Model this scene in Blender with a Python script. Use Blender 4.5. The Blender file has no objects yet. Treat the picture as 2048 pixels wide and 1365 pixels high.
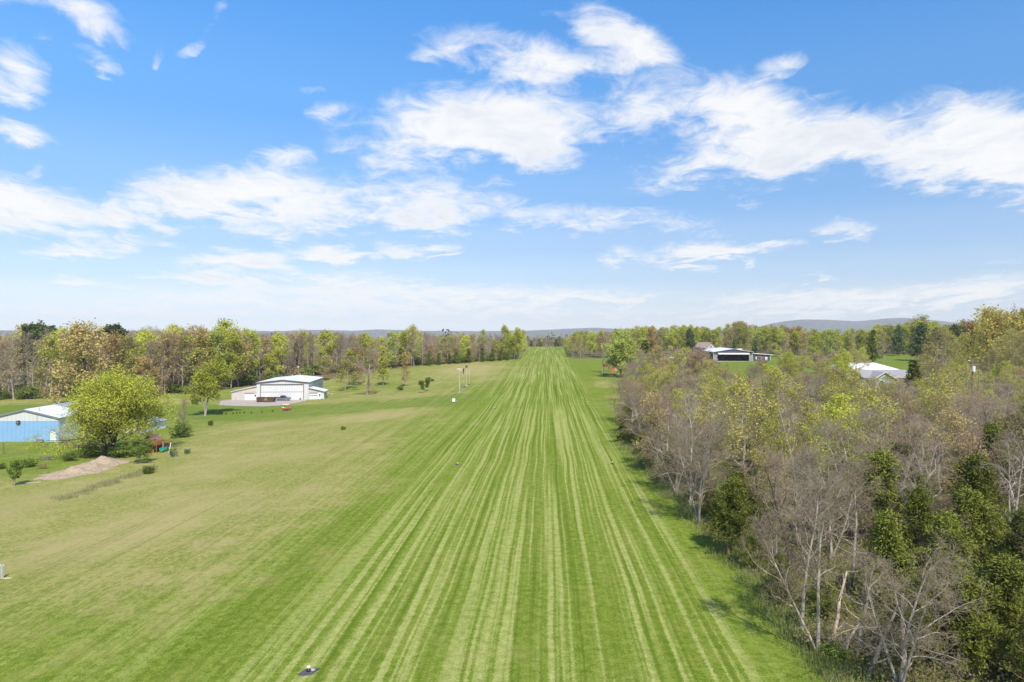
import bpy, math, random
import numpy as np
from mathutils import Vector, Matrix
PI = math.pi
SC = bpy.context.scene
COL = SC.collection
random.seed(7)
RNG = np.random.default_rng(7)
F, CX, HZ, CAMH = 1365.0, 1024.0, 664.0, 20.0     # focal length and horizon of the survey photo, camera height (m)
# ------------------------------------------------------------------ tuning
GRASS_A, GRASS_B, GRASS_C, GRASS_L, GRASS_D = (.088, .135, .013), (.222, .278, .042), (.21, .222, .042), (.125, .178, .034), (.078, .128, .011)
STRIPE_A, STRIPE_B = (.24, .27, .065), (.44, .44, .16)
DRY_A, DRY_B, DRY_C = (.175, .19, .045), (.36, .32, .115), (.4, .315, .15)
HAZE = .0001
SUN, SKYS, EXPO = 4.4, .15, .4
CLOUD_A, CLOUD_B = (1.0, 1.0, 1.0), (.79, .83, .91)
DENOISE = True

# ------------------------------------------------------------------ terrain
def sm(a, b, x):
    t = np.clip((np.asarray(x, float) - a) / (b - a), 0, 1)
    return t * t * (3 - 2 * t)

def hash2(ix, iy):
    h = np.sin(ix * 127.1 + iy * 311.7) * 43758.5453
    return h - np.floor(h)

def vnoise(x, y):
    x = np.asarray(x, float); y = np.asarray(y, float)
    ix, iy = np.floor(x), np.floor(y)
    fx, fy = x - ix, y - iy
    fx = fx * fx * (3 - 2 * fx); fy = fy * fy * (3 - 2 * fy)
    a, b = hash2(ix, iy), hash2(ix + 1, iy)
    c, d = hash2(ix, iy + 1), hash2(ix + 1, iy + 1)
    return (a * (1 - fx) + b * fx) * (1 - fy) + (c * (1 - fx) + d * fx) * fy

def fbm(x, y, o=4):
    v, a, t = 0, 1, 0
    for _ in range(o):
        v = v + a * vnoise(x, y); t += a; a *= .5; x = x * 2.03 + 11.7; y = y * 2.03 + 5.3
    return v / t

def lat(x, y):
    return x - 0.052 * y + 2.0

def gz(x, y):
    x = np.asarray(x, float); y = np.asarray(y, float)
    s = lat(x, y)
    z = 5.5 * sm(150, 640, y)
    z = z - 4.2 * sm(16, 85, -s) * (1 - sm(260, 420, y)) * sm(-40, 60, y)
    z = z + 3.0 * sm(25, 110, s) * sm(140, 330, y)
    z = z - 27 * sm(655, 1000, y)
    z = z + (fbm(x / 31, y / 31, 3) - .5) * .5 * sm(14, 30, np.abs(s)) + (fbm(x / 140, y / 140, 2) - .5) * 6 * sm(700, 1200, y)
    return z

def z1(x, y):
    return float(gz(x, y))

def at(px, py):
    """ground point seen at a pixel of the survey photo"""
    dx, dz = (px - CX) / F, (HZ - py) / F
    lo = 20.0
    y = lo
    while y < 3000:
        if CAMH + dz * y < z1(dx * y, y): break
        lo = y; y *= 1.02
    hi = y
    for _ in range(30):
        m = (lo + hi) / 2
        if CAMH + dz * m < z1(dx * m, m): hi = m
        else: lo = m
    return Vector((dx * hi, hi, z1(dx * hi, hi)))

def on(px, y):
    x = (px - CX) / F * y
    return Vector((x, y, z1(x, y)))

# ------------------------------------------------------------------ materials
def nd(nt, t, **kw):
    n = nt.nodes.new(t)
    for k, v in kw.items():
        setattr(n, k, v)
    return n

def setin(nt, sock, v):
    if v is None: return
    if hasattr(v, 'is_output'): nt.links.new(v, sock)
    else: sock.default_value = v

def math_(nt, op, a, b=None, c=None, clamp=False):
    n = nd(nt, 'ShaderNodeMath', operation=op, use_clamp=clamp)
    setin(nt, n.inputs[0], a); setin(nt, n.inputs[1], b)
    if c is not None: setin(nt, n.inputs[2], c)
    return n.outputs[0]

def mixc(nt, f, a, b, bt='MIX'):
    n = nd(nt, 'ShaderNodeMix', data_type='RGBA', blend_type=bt)
    setin(nt, n.inputs[0], f)
    for i, v in ((6, a), (7, b)):
        setin(nt, n.inputs[i], v if hasattr(v, 'is_output') or len(v) == 4 else (*v, 1))
    return n.outputs[2]

def maprange(nt, v, a, b, c=0., d=1., smooth=True):
    n = nd(nt, 'ShaderNodeMapRange', interpolation_type='SMOOTHSTEP' if smooth else 'LINEAR')
    for i, k in enumerate((v, a, b, c, d)): setin(nt, n.inputs[i], k)
    return n.outputs[0]

def noise(nt, vec, scale, detail=4, rough=.55, dim='3D', dist=0.):
    n = nd(nt, 'ShaderNodeTexNoise', noise_dimensions=dim)
    if vec is not None: nt.links.new(vec, n.inputs['Vector'])
    n.inputs['Scale'].default_value = scale; n.inputs['Detail'].default_value = detail
    n.inputs['Roughness'].default_value = rough; n.inputs['Distortion'].default_value = dist
    return n.outputs['Fac']

def new_mat(name):
    m = bpy.data.materials.new(name); m.use_nodes = True
    nt = m.node_tree; nt.nodes.clear()
    out = nd(nt, 'ShaderNodeOutputMaterial')
    return m, nt, out

MATS = {}
def paint(name, col, rough=.6, var=.12, scale=3., metal=0., spec=.3, ribs=None, dirt=None):
    """painted / plain surface: base colour with wear noise, optional ribbed bump (axis, pitch) and a dirt tint"""
    if name in MATS: return MATS[name]
    m, nt, out = new_mat(name)
    p = nd(nt, 'ShaderNodeBsdfPrincipled')
    tc = nd(nt, 'ShaderNodeTexCoord').outputs['Object']
    n = noise(nt, tc, scale, 5, .6)
    f = maprange(nt, n, .3, .7, 1 - var, 1 + var * .6, False)
    c = mixc(nt, 1., (*col, 1), nd_rgb(nt, f), 'MULTIPLY')
    if dirt:
        d = noise(nt, tc, scale * .33, 6, .7)
        c = mixc(nt, maprange(nt, d, .5, .75, 0, dirt[1]), c, dirt[0])
    nt.links.new(c, p.inputs['Base Color'])
    p.inputs['Roughness'].default_value = rough; p.inputs['Metallic'].default_value = metal
    p.inputs['Specular IOR Level'].default_value = spec
    if ribs:
        w = nd(nt, 'ShaderNodeTexWave', wave_type='BANDS', bands_direction=ribs[0])
        nt.links.new(tc, w.inputs['Vector']); w.inputs['Scale'].default_value = .314 / ribs[1]
        c = mixc(nt, 1., c, nd_rgb(nt, maprange(nt, w.outputs['Fac'], .02, .2, .9, 1.)), 'MULTIPLY'); nt.links.new(c, p.inputs['Base Color'])
        b = nd(nt, 'ShaderNodeBump'); b.inputs['Strength'].default_value = .5; b.inputs['Distance'].default_value = .03
        nt.links.new(w.outputs['Fac'], b.inputs['Height']); nt.links.new(b.outputs[0], p.inputs['Normal'])
    nt.links.new(p.outputs[0], out.inputs[0])
    MATS[name] = m
    return m

def nd_rgb(nt, v):
    n = nd(nt, 'ShaderNodeCombineColor')
    for i in range(3): nt.links.new(v, n.inputs[i])
    return n.outputs[0]

def leafmat(name, c1, c2, trans=.3, objvar=.25, c3=None):
    m, nt, out = new_mat(name)
    a = nd(nt, 'ShaderNodeAttribute', attribute_name='rnd').outputs['Fac']
    oi = nd(nt, 'ShaderNodeObjectInfo').outputs['Random']
    c = mixc(nt, a, c1, c2)
    if c3:
        c = mixc(nt, maprange(nt, oi, .45, 1., 0, .75), c, c3)
    f = maprange(nt, oi, 0, 1, 1 - objvar, 1 + objvar, False)
    c = mixc(nt, 1., c, nd_rgb(nt, f), 'MULTIPLY')
    d = nd(nt, 'ShaderNodeBsdfDiffuse'); nt.links.new(c, d.inputs[0])
    t = nd(nt, 'ShaderNodeBsdfTranslucent'); nt.links.new(c, t.inputs[0])
    x = nd(nt, 'ShaderNodeMixShader'); x.inputs[0].default_value = trans
    nt.links.new(d.outputs[0], x.inputs[1]); nt.links.new(t.outputs[0], x.inputs[2])
    nt.links.new(x.outputs[0], out.inputs[0])
    return m

def barkmat(name, c1, c2, scale=6., objvar=.2):
    m, nt, out = new_mat(name)
    tc = nd(nt, 'ShaderNodeTexCoord').outputs['Object']
    mp = nd(nt, 'ShaderNodeMapping'); mp.inputs['Scale'].default_value = (1, 1, .25); nt.links.new(tc, mp.inputs[0])
    n = noise(nt, mp.outputs[0], scale, 4, .6)
    c = mixc(nt, maprange(nt, n, .35, .65), c1, c2)
    oi = nd(nt, 'ShaderNodeObjectInfo').outputs['Random']
    c = mixc(nt, 1., c, nd_rgb(nt, maprange(nt, oi, 0, 1, 1 - objvar, 1 + objvar, False)), 'MULTIPLY')
    d = nd(nt, 'ShaderNodeBsdfDiffuse'); nt.links.new(c, d.inputs[0])
    nt.links.new(d.outputs[0], out.inputs[0])
    return m

# ------------------------------------------------------------------ objects
def tag(o, label=None, cat=None, group=None, kind=None):
    if label: o['label'] = label
    if cat: o['category'] = cat
    if group: o['group'] = group
    if kind: o['kind'] = kind
    return o

def thing(name, label, cat, loc=(0, 0, 0), rz=0., group=None, sc=1.):
    o = bpy.data.objects.new(name, None); COL.objects.link(o)
    o.empty_display_size = .3
    o.location = loc; o.rotation_euler = (0, 0, rz); o.scale = (sc, sc, sc)
    return tag(o, label, cat, group)

def link(name, me, parent=None, loc=None):
    o = bpy.data.objects.new(name, me); COL.objects.link(o)
    if parent: o.parent = parent
    if loc is not None: o.location = loc
    return o

def copy_tree(o, parent=None):
    c = o.copy(); COL.objects.link(c); c.parent = parent
    for ch in list(o.children): copy_tree(ch, c)
    return c

def np_mesh(name, parts, mats):
    """parts: (verts (n,3), faces (m,k), material index, rnd (m,) or None, smooth)"""
    V, L, LS, LT, MI, RD, SMO = [], [], [], [], [], [], []
    vo = lo = 0
    for v, f, mi, rd, smo in parts:
        if len(f) == 0: continue
        f = np.asarray(f); k = f.shape[1]; m = len(f)
        V.append(v); L.append((f + vo).ravel())
        LS.append(lo + np.arange(m) * k); LT.append(np.full(m, k))
        MI.append(np.full(m, mi)); SMO.append(np.full(m, bool(smo)))
        RD.append(np.zeros(m) + .5 if rd is None else rd)
        vo += len(v); lo += m * k
    V = np.concatenate(V); L = np.concatenate(L); LS = np.concatenate(LS); LT = np.concatenate(LT)
    me = bpy.data.meshes.new(name)
    me.vertices.add(len(V)); me.vertices.foreach_set('co', V.astype(np.float32).ravel())
    me.loops.add(len(L)); me.loops.foreach_set('vertex_index', L.astype(np.int32))
    me.polygons.add(len(LS)); me.polygons.foreach_set('loop_start', LS.astype(np.int32))
    me.polygons.foreach_set('loop_total', LT.astype(np.int32))
    for mt in mats: me.materials.append(mt)
    me.polygons.foreach_set('material_index', np.concatenate(MI).astype(np.int32))
    me.polygons.foreach_set('use_smooth', np.concatenate(SMO))
    a = me.attributes.new('rnd', 'FLOAT', 'FACE'); a.data.foreach_set('value', np.concatenate(RD).astype(np.float32))
    me.update(calc_edges=True)
    return me

class MB:
    """collects simple solids and links them as one mesh"""
    def __init__(s): s.v = []; s.f = []; s.m = []
    def add(s, vs, fs, m=0):
        o = len(s.v); s.v += [tuple(v) for v in vs]
        s.f += [tuple(i + o for i in f) for f in fs]; s.m += [m] * len(fs); return s
    def box(s, x0, x1, y0, y1, z0, z1, m=0):
        vs = [(x0, y0, z0), (x1, y0, z0), (x1, y1, z0), (x0, y1, z0), (x0, y0, z1), (x1, y0, z1), (x1, y1, z1), (x0, y1, z1)]
        return s.add(vs, [(3, 2, 1, 0), (4, 5, 6, 7), (0, 1, 5, 4), (1, 2, 6, 5), (2, 3, 7, 6), (3, 0, 4, 7)], m)
    def ext(s, poly, d, m=0):
        """a planar polygon (3d points) pushed along the vector d"""
        n = len(poly); d = Vector(d); a = [Vector(p) for p in poly]; b = [p + d for p in a]
        fs = [tuple(range(n))[::-1], tuple(range(n, 2 * n))] + [(i, (i + 1) % n, n + (i + 1) % n, n + i) for i in range(n)]
        return s.add(a + b, fs, m)
    def cyl(s, p0, p1, r0, r1=None, n=10, m=0):
        r1 = r0 if r1 is None else r1
        p0, p1 = Vector(p0), Vector(p1); d = (p1 - p0).normalized()
        u = d.orthogonal().normalized(); w = d.cross(u)
        vs = []
        for p, r in ((p0, r0), (p1, r1)):
            for i in range(n):
                a = 2 * PI * i / n; vs.append(p + u * math.cos(a) * r + w * math.sin(a) * r)
        return s.add(vs, [tuple(range(n))[::-1], tuple(range(n, 2 * n))] + [(i, (i + 1) % n, n + (i + 1) % n, n + i) for i in range(n)], m)
    def ell(s, c, rx, ry, rz, nu=10, nv=6, m=0):
        vs = [(c[0], c[1], c[2] - rz)]
        for j in range(1, nv):
            t = -PI / 2 + PI * j / nv
            for i in range(nu):
                a = 2 * PI * i / nu
                vs.append((c[0] + rx * math.cos(t) * math.cos(a), c[1] + ry * math.cos(t) * math.sin(a), c[2] + rz * math.sin(t)))
        vs.append((c[0], c[1], c[2] + rz)); T = len(vs) - 1
        fs = [(0, 1 + (i + 1) % nu, 1 + i) for i in range(nu)]
        for j in range(nv - 2):
            o = 1 + j * nu
            fs += [(o + i, o + (i + 1) % nu, o + nu + (i + 1) % nu, o + nu + i) for i in range(nu)]
        o = 1 + (nv - 2) * nu
        fs += [(o + i, o + (i + 1) % nu, T) for i in range(nu)]
        return s.add(vs, fs, m)
    def build(s, name, mats, parent=None, loc=None, bevel=0.):
        me = bpy.data.meshes.new(name); me.from_pydata(s.v, [], s.f)
        for m in (mats if isinstance(mats, (list, tuple)) else [mats]): me.materials.append(m)
        me.polygons.foreach_set('material_index', s.m); me.update()
        o = link(name, me, parent, loc)
        if bevel:
            b = o.modifiers.new('edge', 'BEVEL'); b.width = bevel; b.segments = 2; b.limit_method = 'ANGLE'
        return o
# ------------------------------------------------------------------ ground
def grid_axis(parts):
    out = []
    for a, b, st in parts: out += list(np.arange(a, b, st))
    return np.array(out + [parts[-1][1]])

def nonuni(a, b, s0, g):
    out = [a]; st = s0
    while out[-1] < b: out.append(out[-1] + st); st *= g
    return np.array(out)

sl = np.concatenate([-nonuni(220, 4200, 12, 1.12)[::-1], grid_axis([(-216, -60, 4), (-60, 40, 1.5), (40, 200, 4)]), nonuni(204, 4200, 12, 1.12)])
yy = np.concatenate([grid_axis([(-260, -20, 20), (-20, 30, 5), (30, 250, 1.6), (250, 700, 4)])[:-1], nonuni(700, 6500, 6, 1.06)])
SS, YY = np.meshgrid(sl, yy)
XX = SS + 0.052 * YY - 2.0
ZZ = gz(XX, YY)

# right-hand woods: edge of the trees, as lateral distance from the mown strip
def wood_edge(y):
    return np.interp(y, [0, 70, 90, 125, 164, 230, 300], [18.6, 18.2, 17., 16.2, 19.5, 29, 40])
def wood_far(x):
    return np.interp(x, [0, 60, 100, 160, 260], [215, 215, 205, 200, 190])

nb = fbm(XX / 17, YY / 17, 4); nc = fbm(XX / 45 + 7, YY / 45, 3)
dry = sm(12, 44, -SS + 10 * (nc - .5)) * sm(36, 78, YY + 18 * (nc - .5) + .25 * (-SS - 30)) * (.82 + .3 * sm(.35, .65, nb))
dry = dry * (1 - .85 * sm(178, 190, YY + 6 * (nb - .5)) * (1 - sm(216, 226, YY + 6 * (nb - .5))))        # greener mown lane past the hangar
dry = dry * (1 - .8 * sm(64, 84, -XX) * (1 - sm(205, 250, YY)) * sm(92, 122, YY))                     # lawn by the blue building
dry = dry * (1 - .6 * sm(226, 250, YY)) + 1.5 * np.exp(-((SS + 36) / 18) ** 2 - ((YY - 345) / 48) ** 2) * (.6 + .6 * nb) + .9 * np.exp(-((SS + 24) / 9) ** 2 - ((YY - 290) / 40) ** 2) * nb
dry = dry + .8 * np.exp(-((SS - 23) / 5) ** 2) * sm(95, 140, YY) * (1 - sm(250, 300, YY)) * sm(.45, .6, nb)
dry = dry + .4 * np.exp(-((SS + 27) / 4.5) ** 2 - ((YY - 88) / 16) ** 2) * (.4 + 1.2 * nb) + .22 * np.exp(-((SS + 45) / 9) ** 2 - ((YY - 72) / 14) ** 2) * (.4 + 1.2 * nb) + .5 * np.exp(-((SS + 42) / 20) ** 2 - ((YY - 172) / 9) ** 2) * (.4 + 1.2 * nb)
dry = np.clip(dry, 0, 1.3)
lush = sm(178, 192, YY + 8 * (nb - .5)) * (1 - sm(214, 226, YY + 8 * (nb - .5))) * sm(14, 24, -SS) + sm(62, 85, -XX) * (1 - sm(200, 260, YY)) * .7 + sm(30, 60, SS) * sm(205, 225, YY) * .8
inw = sm(-1.5, 2.5, SS - wood_edge(YY) + 3 * (nb - .5)) * (1 - sm(-8, 6, YY - wood_far(XX))) * sm(10, 20, YY + 40)
leftw = sm(0, 14, (YY - np.interp(XX, [-400, -190, -130, -90, -40, -20, 5], [235, 245, 268, 300, 385, 425, 450])) + 8 * (nb - .5)) * sm(15, 20, -SS)
farw = np.clip(sm(0, 12, YY - 425 + 10 * nb) * sm(15, 20, SS) + sm(660, 680, YY), 0, 1)
wood = np.clip(inw + leftw + farw, 0, 1)
dirtp = np.exp(-(((XX + 94) / 12) ** 2 + ((YY - 108) / 7) ** 2)) * (.5 + nb)
gv = np.stack([XX, YY, ZZ], -1).reshape(-1, 3)
ny, nx = XX.shape
I = np.arange(ny * nx).reshape(ny, nx)
gf = np.stack([I[:-1, :-1], I[:-1, 1:], I[1:, 1:], I[1:, :-1]], -1).reshape(-1, 4)

gm, nt, out = new_mat('mown_grass')
def attr(n): return nd(nt, 'ShaderNodeAttribute', attribute_name=n).outputs['Fac']
pos = nd(nt, 'ShaderNodeNewGeometry').outputs['Position']
sx = nd(nt, 'ShaderNodeSeparateXYZ'); nt.links.new(pos, sx.inputs[0])
s_ = attr('lateral'); y_ = sx.outputs['Y']
def vec(a, b, c=0.):
    n = nd(nt, 'ShaderNodeCombineXYZ')
    for i, v in enumerate((a, b, c)): setin(nt, n.inputs[i], v)
    return n.outputs[0]
w1 = noise(nt, vec(0., math_(nt, 'MULTIPLY', y_, .02)), 1., 2, .5)
w2 = noise(nt, vec(math_(nt, 'MULTIPLY', s_, .12), math_(nt, 'MULTIPLY', y_, .03)), 1., 2, .5)
sw = math_(nt, 'ADD', s_, math_(nt, 'ADD', math_(nt, 'MULTIPLY', math_(nt, 'SUBTRACT', w1, .5), 1.), math_(nt, 'MULTIPLY', math_(nt, 'SUBTRACT', w2, .5), .55)))
yl = math_(nt, 'MULTIPLY', y_, .006)
sw = math_(nt, 'ADD', sw, math_(nt, 'MULTIPLY', math_(nt, 'SUBTRACT', noise(nt, pos, 4., 3, .7), .5), .5))
n1 = noise(nt, vec(math_(nt, 'MULTIPLY', sw, .6), yl), 1., 1, .5)
n2 = noise(nt, vec(math_(nt, 'MULTIPLY', sw, 2.3), math_(nt, 'MULTIPLY', yl, 1.8)), 1., 2, .6)
st = math_(nt, 'ADD', math_(nt, 'MULTIPLY', n1, .3), math_(nt, 'MULTIPLY', n2, .7))
stripe = maprange(nt, math_(nt, 'ADD', st, math_(nt, 'MULTIPLY', maprange(nt, math_(nt, 'ABSOLUTE', math_(nt, 'ADD', s_, 1.)), 9., 17.), -.018)), .485, .57)
dark = maprange(nt, st, .465, .37)
fine = math_(nt, 'ADD', math_(nt, 'MULTIPLY', noise(nt, pos, 9., 4, .8), .6), math_(nt, 'MULTIPLY', noise(nt, pos, 1.6, 5, .7), .4))
mid = noise(nt, pos, .22, 5, .65)
big = noise(nt, pos, .045, 4, .6)
tuft = noise(nt, vec(math_(nt, 'MULTIPLY', sx.outputs['X'], 1.), math_(nt, 'MULTIPLY', y_, .6)), 2.6, 7, .75)
zone = math_(nt, 'MULTIPLY', maprange(nt, s_, -19., -11.5), maprange(nt, s_, 17., 12.5))
zl = math_(nt, 'MULTIPLY', maprange(nt, s_, -90., -25.), maprange(nt, s_, -11., -16.))
g = mixc(nt, maprange(nt, fine, .4, .61), GRASS_A, GRASS_B)
g = mixc(nt, maprange(nt, mid, .42, .7, 0, .4), g, GRASS_C)
g = mixc(nt, math_(nt, 'MULTIPLY', math_(nt, 'MULTIPLY', attr('lush'), .6), maprange(nt, big, .2, .6)), g, GRASS_L)
lightc = mixc(nt, maprange(nt, fine, .4, .6), STRIPE_A, STRIPE_B)
spatch = maprange(nt, noise(nt, vec(math_(nt, 'MULTIPLY', s_, .25), math_(nt, 'MULTIPLY', y_, .03)), 1., 3, .6), .3, .55, .6, 1.)
g = mixc(nt, math_(nt, 'MULTIPLY', math_(nt, 'MULTIPLY', stripe, zone), math_(nt, 'MULTIPLY', spatch, .78)), g, lightc)
g = mixc(nt, math_(nt, 'MULTIPLY', math_(nt, 'MULTIPLY', dark, zone), .7), g, GRASS_D)
g = mixc(nt, math_(nt, 'MULTIPLY', math_(nt, 'MULTIPLY', dark, zl), .4), g, GRASS_D)
g = mixc(nt, math_(nt, 'MULTIPLY', math_(nt, 'MULTIPLY', stripe, zl), .3), g, lightc)
dr = mixc(nt, maprange(nt, math_(nt, 'ADD', math_(nt, 'MULTIPLY', tuft, .5), math_(nt, 'MULTIPLY', fine, .5)), .42, .58), DRY_A, DRY_B)
dr = mixc(nt, maprange(nt, attr('dry'), .85, 1.25, 0, .7), dr, DRY_C)
dr = mixc(nt, maprange(nt, math_(nt, 'ADD', math_(nt, 'MULTIPLY', mid, .6), math_(nt, 'MULTIPLY', big, .4)), .48, .64, 0, .6), dr, DRY_C)
dr = mixc(nt, math_(nt, 'MULTIPLY', math_(nt, 'MULTIPLY', dark, zl), .4), dr, DRY_A)
dr = mixc(nt, math_(nt, 'MULTIPLY', math_(nt, 'MULTIPLY', stripe, zl), .3), dr, DRY_B)
df = maprange(nt, math_(nt, 'ADD', attr('dry'), math_(nt, 'MULTIPLY', math_(nt, 'SUBTRACT', math_(nt, 'ADD', math_(nt, 'ADD', mid, tuft), big), 1.5), .9)), -.06, .85, 0, .9)
df = math_(nt, 'MULTIPLY', df, maprange(nt, math_(nt, 'ADD', math_(nt, 'MULTIPLY', tuft, .6), math_(nt, 'MULTIPLY', mid, .4)), .4, .58, .75, 1.))
g = mixc(nt, df, g, dr)
ff = mixc(nt, maprange(nt, fine, .3, .7), (.1, .075, .04), (.2, .15, .085))
ff = mixc(nt, maprange(nt, mid, .5, .7, 0, .6), ff, (.07, .11, .025))
g = mixc(nt, math_(nt, 'MULTIPLY', attr('wood'), .92), g, ff)
so = mixc(nt, maprange(nt, fine, .3, .7), (.3, .2, .12), (.4, .3, .2))
g = mixc(nt, maprange(nt, math_(nt, 'ADD', attr('dirt'), math_(nt, 'MULTIPLY', math_(nt, 'SUBTRACT', mid, .5), 1.4)), .45, .8, 0, .8), g, so)
# small weeds and dandelions
vo = nd(nt, 'ShaderNodeTexVoronoi', feature='F1'); nt.links.new(pos, vo.inputs['Vector']); vo.inputs['Scale'].default_value = .8
g = mixc(nt, math_(nt, 'MULTIPLY', maprange(nt, vo.outputs['Distance'], .16, .05), math_(nt, 'MULTIPLY', maprange(nt, mid, .55, .65), .5)), g, (.3, .28, .05))
b = nd(nt, 'ShaderNodeBump'); b.inputs['Strength'].default_value = .55; b.inputs['Distance'].default_value = .12
nt.links.new(math_(nt, 'ADD', fine, math_(nt, 'MULTIPLY', tuft, .8)), b.inputs['Height'])
d = nd(nt, 'ShaderNodeBsdfDiffuse'); nt.links.new(g, d.inputs[0]); nt.links.new(b.outputs[0], d.inputs['Normal'])
nt.links.new(d.outputs[0], out.inputs[0])

gme = np_mesh('ground', [(gv, gf, 0, None, True)], [gm])
for nme, arr in (('lateral', SS), ('dry', dry), ('lush', lush), ('wood', wood), ('dirt', dirtp)):
    a = gme.attributes.new(nme, 'FLOAT', 'POINT'); a.data.foreach_set('value', arr.astype(np.float32).ravel())
ground = link('ground', gme); tag(ground, kind='structure')

# ------------------------------------------------------------------ far hills
HP = [(-900, 661), (0, 661.5), (560, 663), (640, 660.5), (700, 663), (755, 659.5), (830, 662.5), (950, 663), (1060, 662), (1120, 659), (1190, 656), (1260, 659),
      (1350, 662), (1500, 659), (1545, 652), (1570, 645), (1610, 639.5), (1660, 641), (1710, 644), (1750, 641), (1790, 636.5), (1830, 640), (1880, 645),
      (1930, 649), (2000, 654), (2200, 657), (3000, 660)]
HY = np.arange(2500, 4800, 60.)
HPX = np.arange(-700, 2800, 6.)
PX, HYY = np.meshgrid(HPX, HY)
top = CAMH + (HZ - np.interp(PX, [p[0] for p in HP], [p[1] for p in HP])) / F * 4000
HX = (PX - CX) / F * 4000 + (HYY - 4000) * .1
nzz = fbm(HX / 420, HYY / 420, 4)
pr = sm(2500, 4000, HYY) ** 1.2 * (1 - sm(4100, 5500, HYY))
HZZ = -24 + (top + 24) * pr * (1 + .10 * (nzz - .5) * (1 - np.exp(-((HYY - 4000) / 300) ** 2))) + (vnoise(HX / 23, HYY / 37) - .5) * 5 * pr
hv = np.stack([HX, HYY, HZZ], -1).reshape(-1, 3)
ny, nx = HX.shape; I = np.arange(ny * nx).reshape(ny, nx)
hf = np.stack([I[:-1, :-1], I[:-1, 1:], I[1:, 1:], I[1:, :-1]], -1).reshape(-1, 4)
hm, nt, out = new_mat('wooded_hill')
pos = nd(nt, 'ShaderNodeNewGeometry').outputs['Position']
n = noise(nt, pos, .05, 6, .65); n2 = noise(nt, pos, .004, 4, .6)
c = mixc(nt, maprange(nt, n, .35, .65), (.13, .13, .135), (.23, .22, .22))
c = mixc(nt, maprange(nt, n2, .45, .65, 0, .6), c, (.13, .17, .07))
d = nd(nt, 'ShaderNodeBsdfDiffuse'); nt.links.new(c, d.inputs[0]); nt.links.new(d.outputs[0], out.inputs[0])
hills = link('hills', np_mesh('hills', [(hv, hf, 0, None, True)], [hm])); tag(hills, kind='structure')
# ------------------------------------------------------------------ growing trees
def nrm(v):
    return v / (np.linalg.norm(v, axis=-1, keepdims=True) + 1e-9)

def polyline(p, d, L, n, rng, up=0., wob=.15):
    """N chains of n points from p along d, length L, with wander and an upward (or drooping) pull"""
    N = len(p); out = np.empty((N, n, 3)); out[:, 0] = p; d = nrm(d)
    step = (np.asarray(L) / (n - 1))[:, None]
    for i in range(1, n):
        d = d + rng.normal(0, wob, (N, 3)); d[:, 2] += up
        d = nrm(d); out[:, i] = out[:, i - 1] + d * step
    return out

def children(P, R, m, rng, t0, t1, ang, L, n, ratio, up=0., wob=.15, rmin=.004, tip=.35, even=True):
    """m side shoots on each parent chain; ang(t), L(t) give opening angle and length"""
    N, k, _ = P.shape
    if even: t = (np.arange(m)[None] + rng.random((N, m))) / m
    else: t = rng.random((N, m))
    t = t0 + (t1 - t0) * t
    f = t * (k - 1); i = np.minimum(f.astype(int), k - 2); w = (f - i)[..., None]
    ar = np.arange(N)[:, None]
    a, b = P[ar, i], P[ar, i + 1]
    pos = a * (1 - w) + b * w; tan = nrm(b - a)
    r = R[ar, i] * (1 - w[..., 0]) + R[ar, i + 1] * w[..., 0]
    pos, tan, r, t = pos.reshape(-1, 3), tan.reshape(-1, 3), r.ravel(), t.ravel()
    u = nrm(np.cross(tan, np.where(np.abs(tan[:, 2:3]) > .9, [[1., 0, 0]], [[0, 0, 1.]])))
    v = np.cross(tan, u)
    az = np.tile(np.arange(m) * 2.39996, N) + np.repeat(rng.random(N) * 6.28, m) + rng.normal(0, .4, N * m)
    A = ang(t) * (1 + rng.normal(0, .15, len(t)))
    d = tan * np.cos(A)[:, None] + (u * np.cos(az)[:, None] + v * np.sin(az)[:, None]) * np.sin(A)[:, None]
    LL = L(t) * (1 + rng.normal(0, .2, len(t)))
    Q = polyline(pos, d, LL, n, rng, up, wob)
    r0 = np.maximum(r * ratio, rmin)
    RR = r0[:, None] * np.linspace(1, tip, n)[None]
    return Q, np.maximum(RR, rmin * .6)

def tubes(P, R, k):
    N, n, _ = P.shape
    T = nrm(np.gradient(P, axis=1))
    ref = np.where(np.abs(T[:, :1, 2:3]) > .9, [[[1., 0, 0]]], [[[0, 0, 1.]]])
    U = nrm(np.cross(T, ref)); W = np.cross(T, U)
    a = np.arange(k) * 2 * PI / k
    V = P[:, :, None] + R[:, :, None, None] * (U[:, :, None] * np.cos(a)[None, None, :, None] + W[:, :, None] * np.sin(a)[None, None, :, None])
    I = np.arange(N * n * k).reshape(N, n, k); J = np.roll(I, -1, axis=2)
    Fq = np.stack([I[:, :-1], J[:, :-1], J[:, 1:], I[:, 1:]], -1).reshape(-1, 4)
    return V.reshape(-1, 3), Fq

def quads(C, size, rng, asp=.6, flat=0., dirs=None):
    """leaf (clump) faces at centres C"""
    M = len(C); s = size * (.6 + .8 * rng.random(M))[:, None]
    nrmv = rng.normal(0, 1, (M, 3)); nrmv[:, 2] += flat * 2; nrmv = nrm(nrmv)
    a = rng.normal(0, 1, (M, 3)) if dirs is None else dirs + rng.normal(0, .3, (M, 3))
    a = nrm(a - nrmv * (a * nrmv).sum(1, keepdims=True)); b = np.cross(nrmv, a) * asp
    k = rng.uniform(.25, .6, (M, 1))
    V = np.stack([C - a * s, C + b * s * (.7 + k), C + a * s * (.8 + k), C - b * s], 1).reshape(-1, 3)
    return V, np.arange(M * 4).reshape(M, 4)

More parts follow.
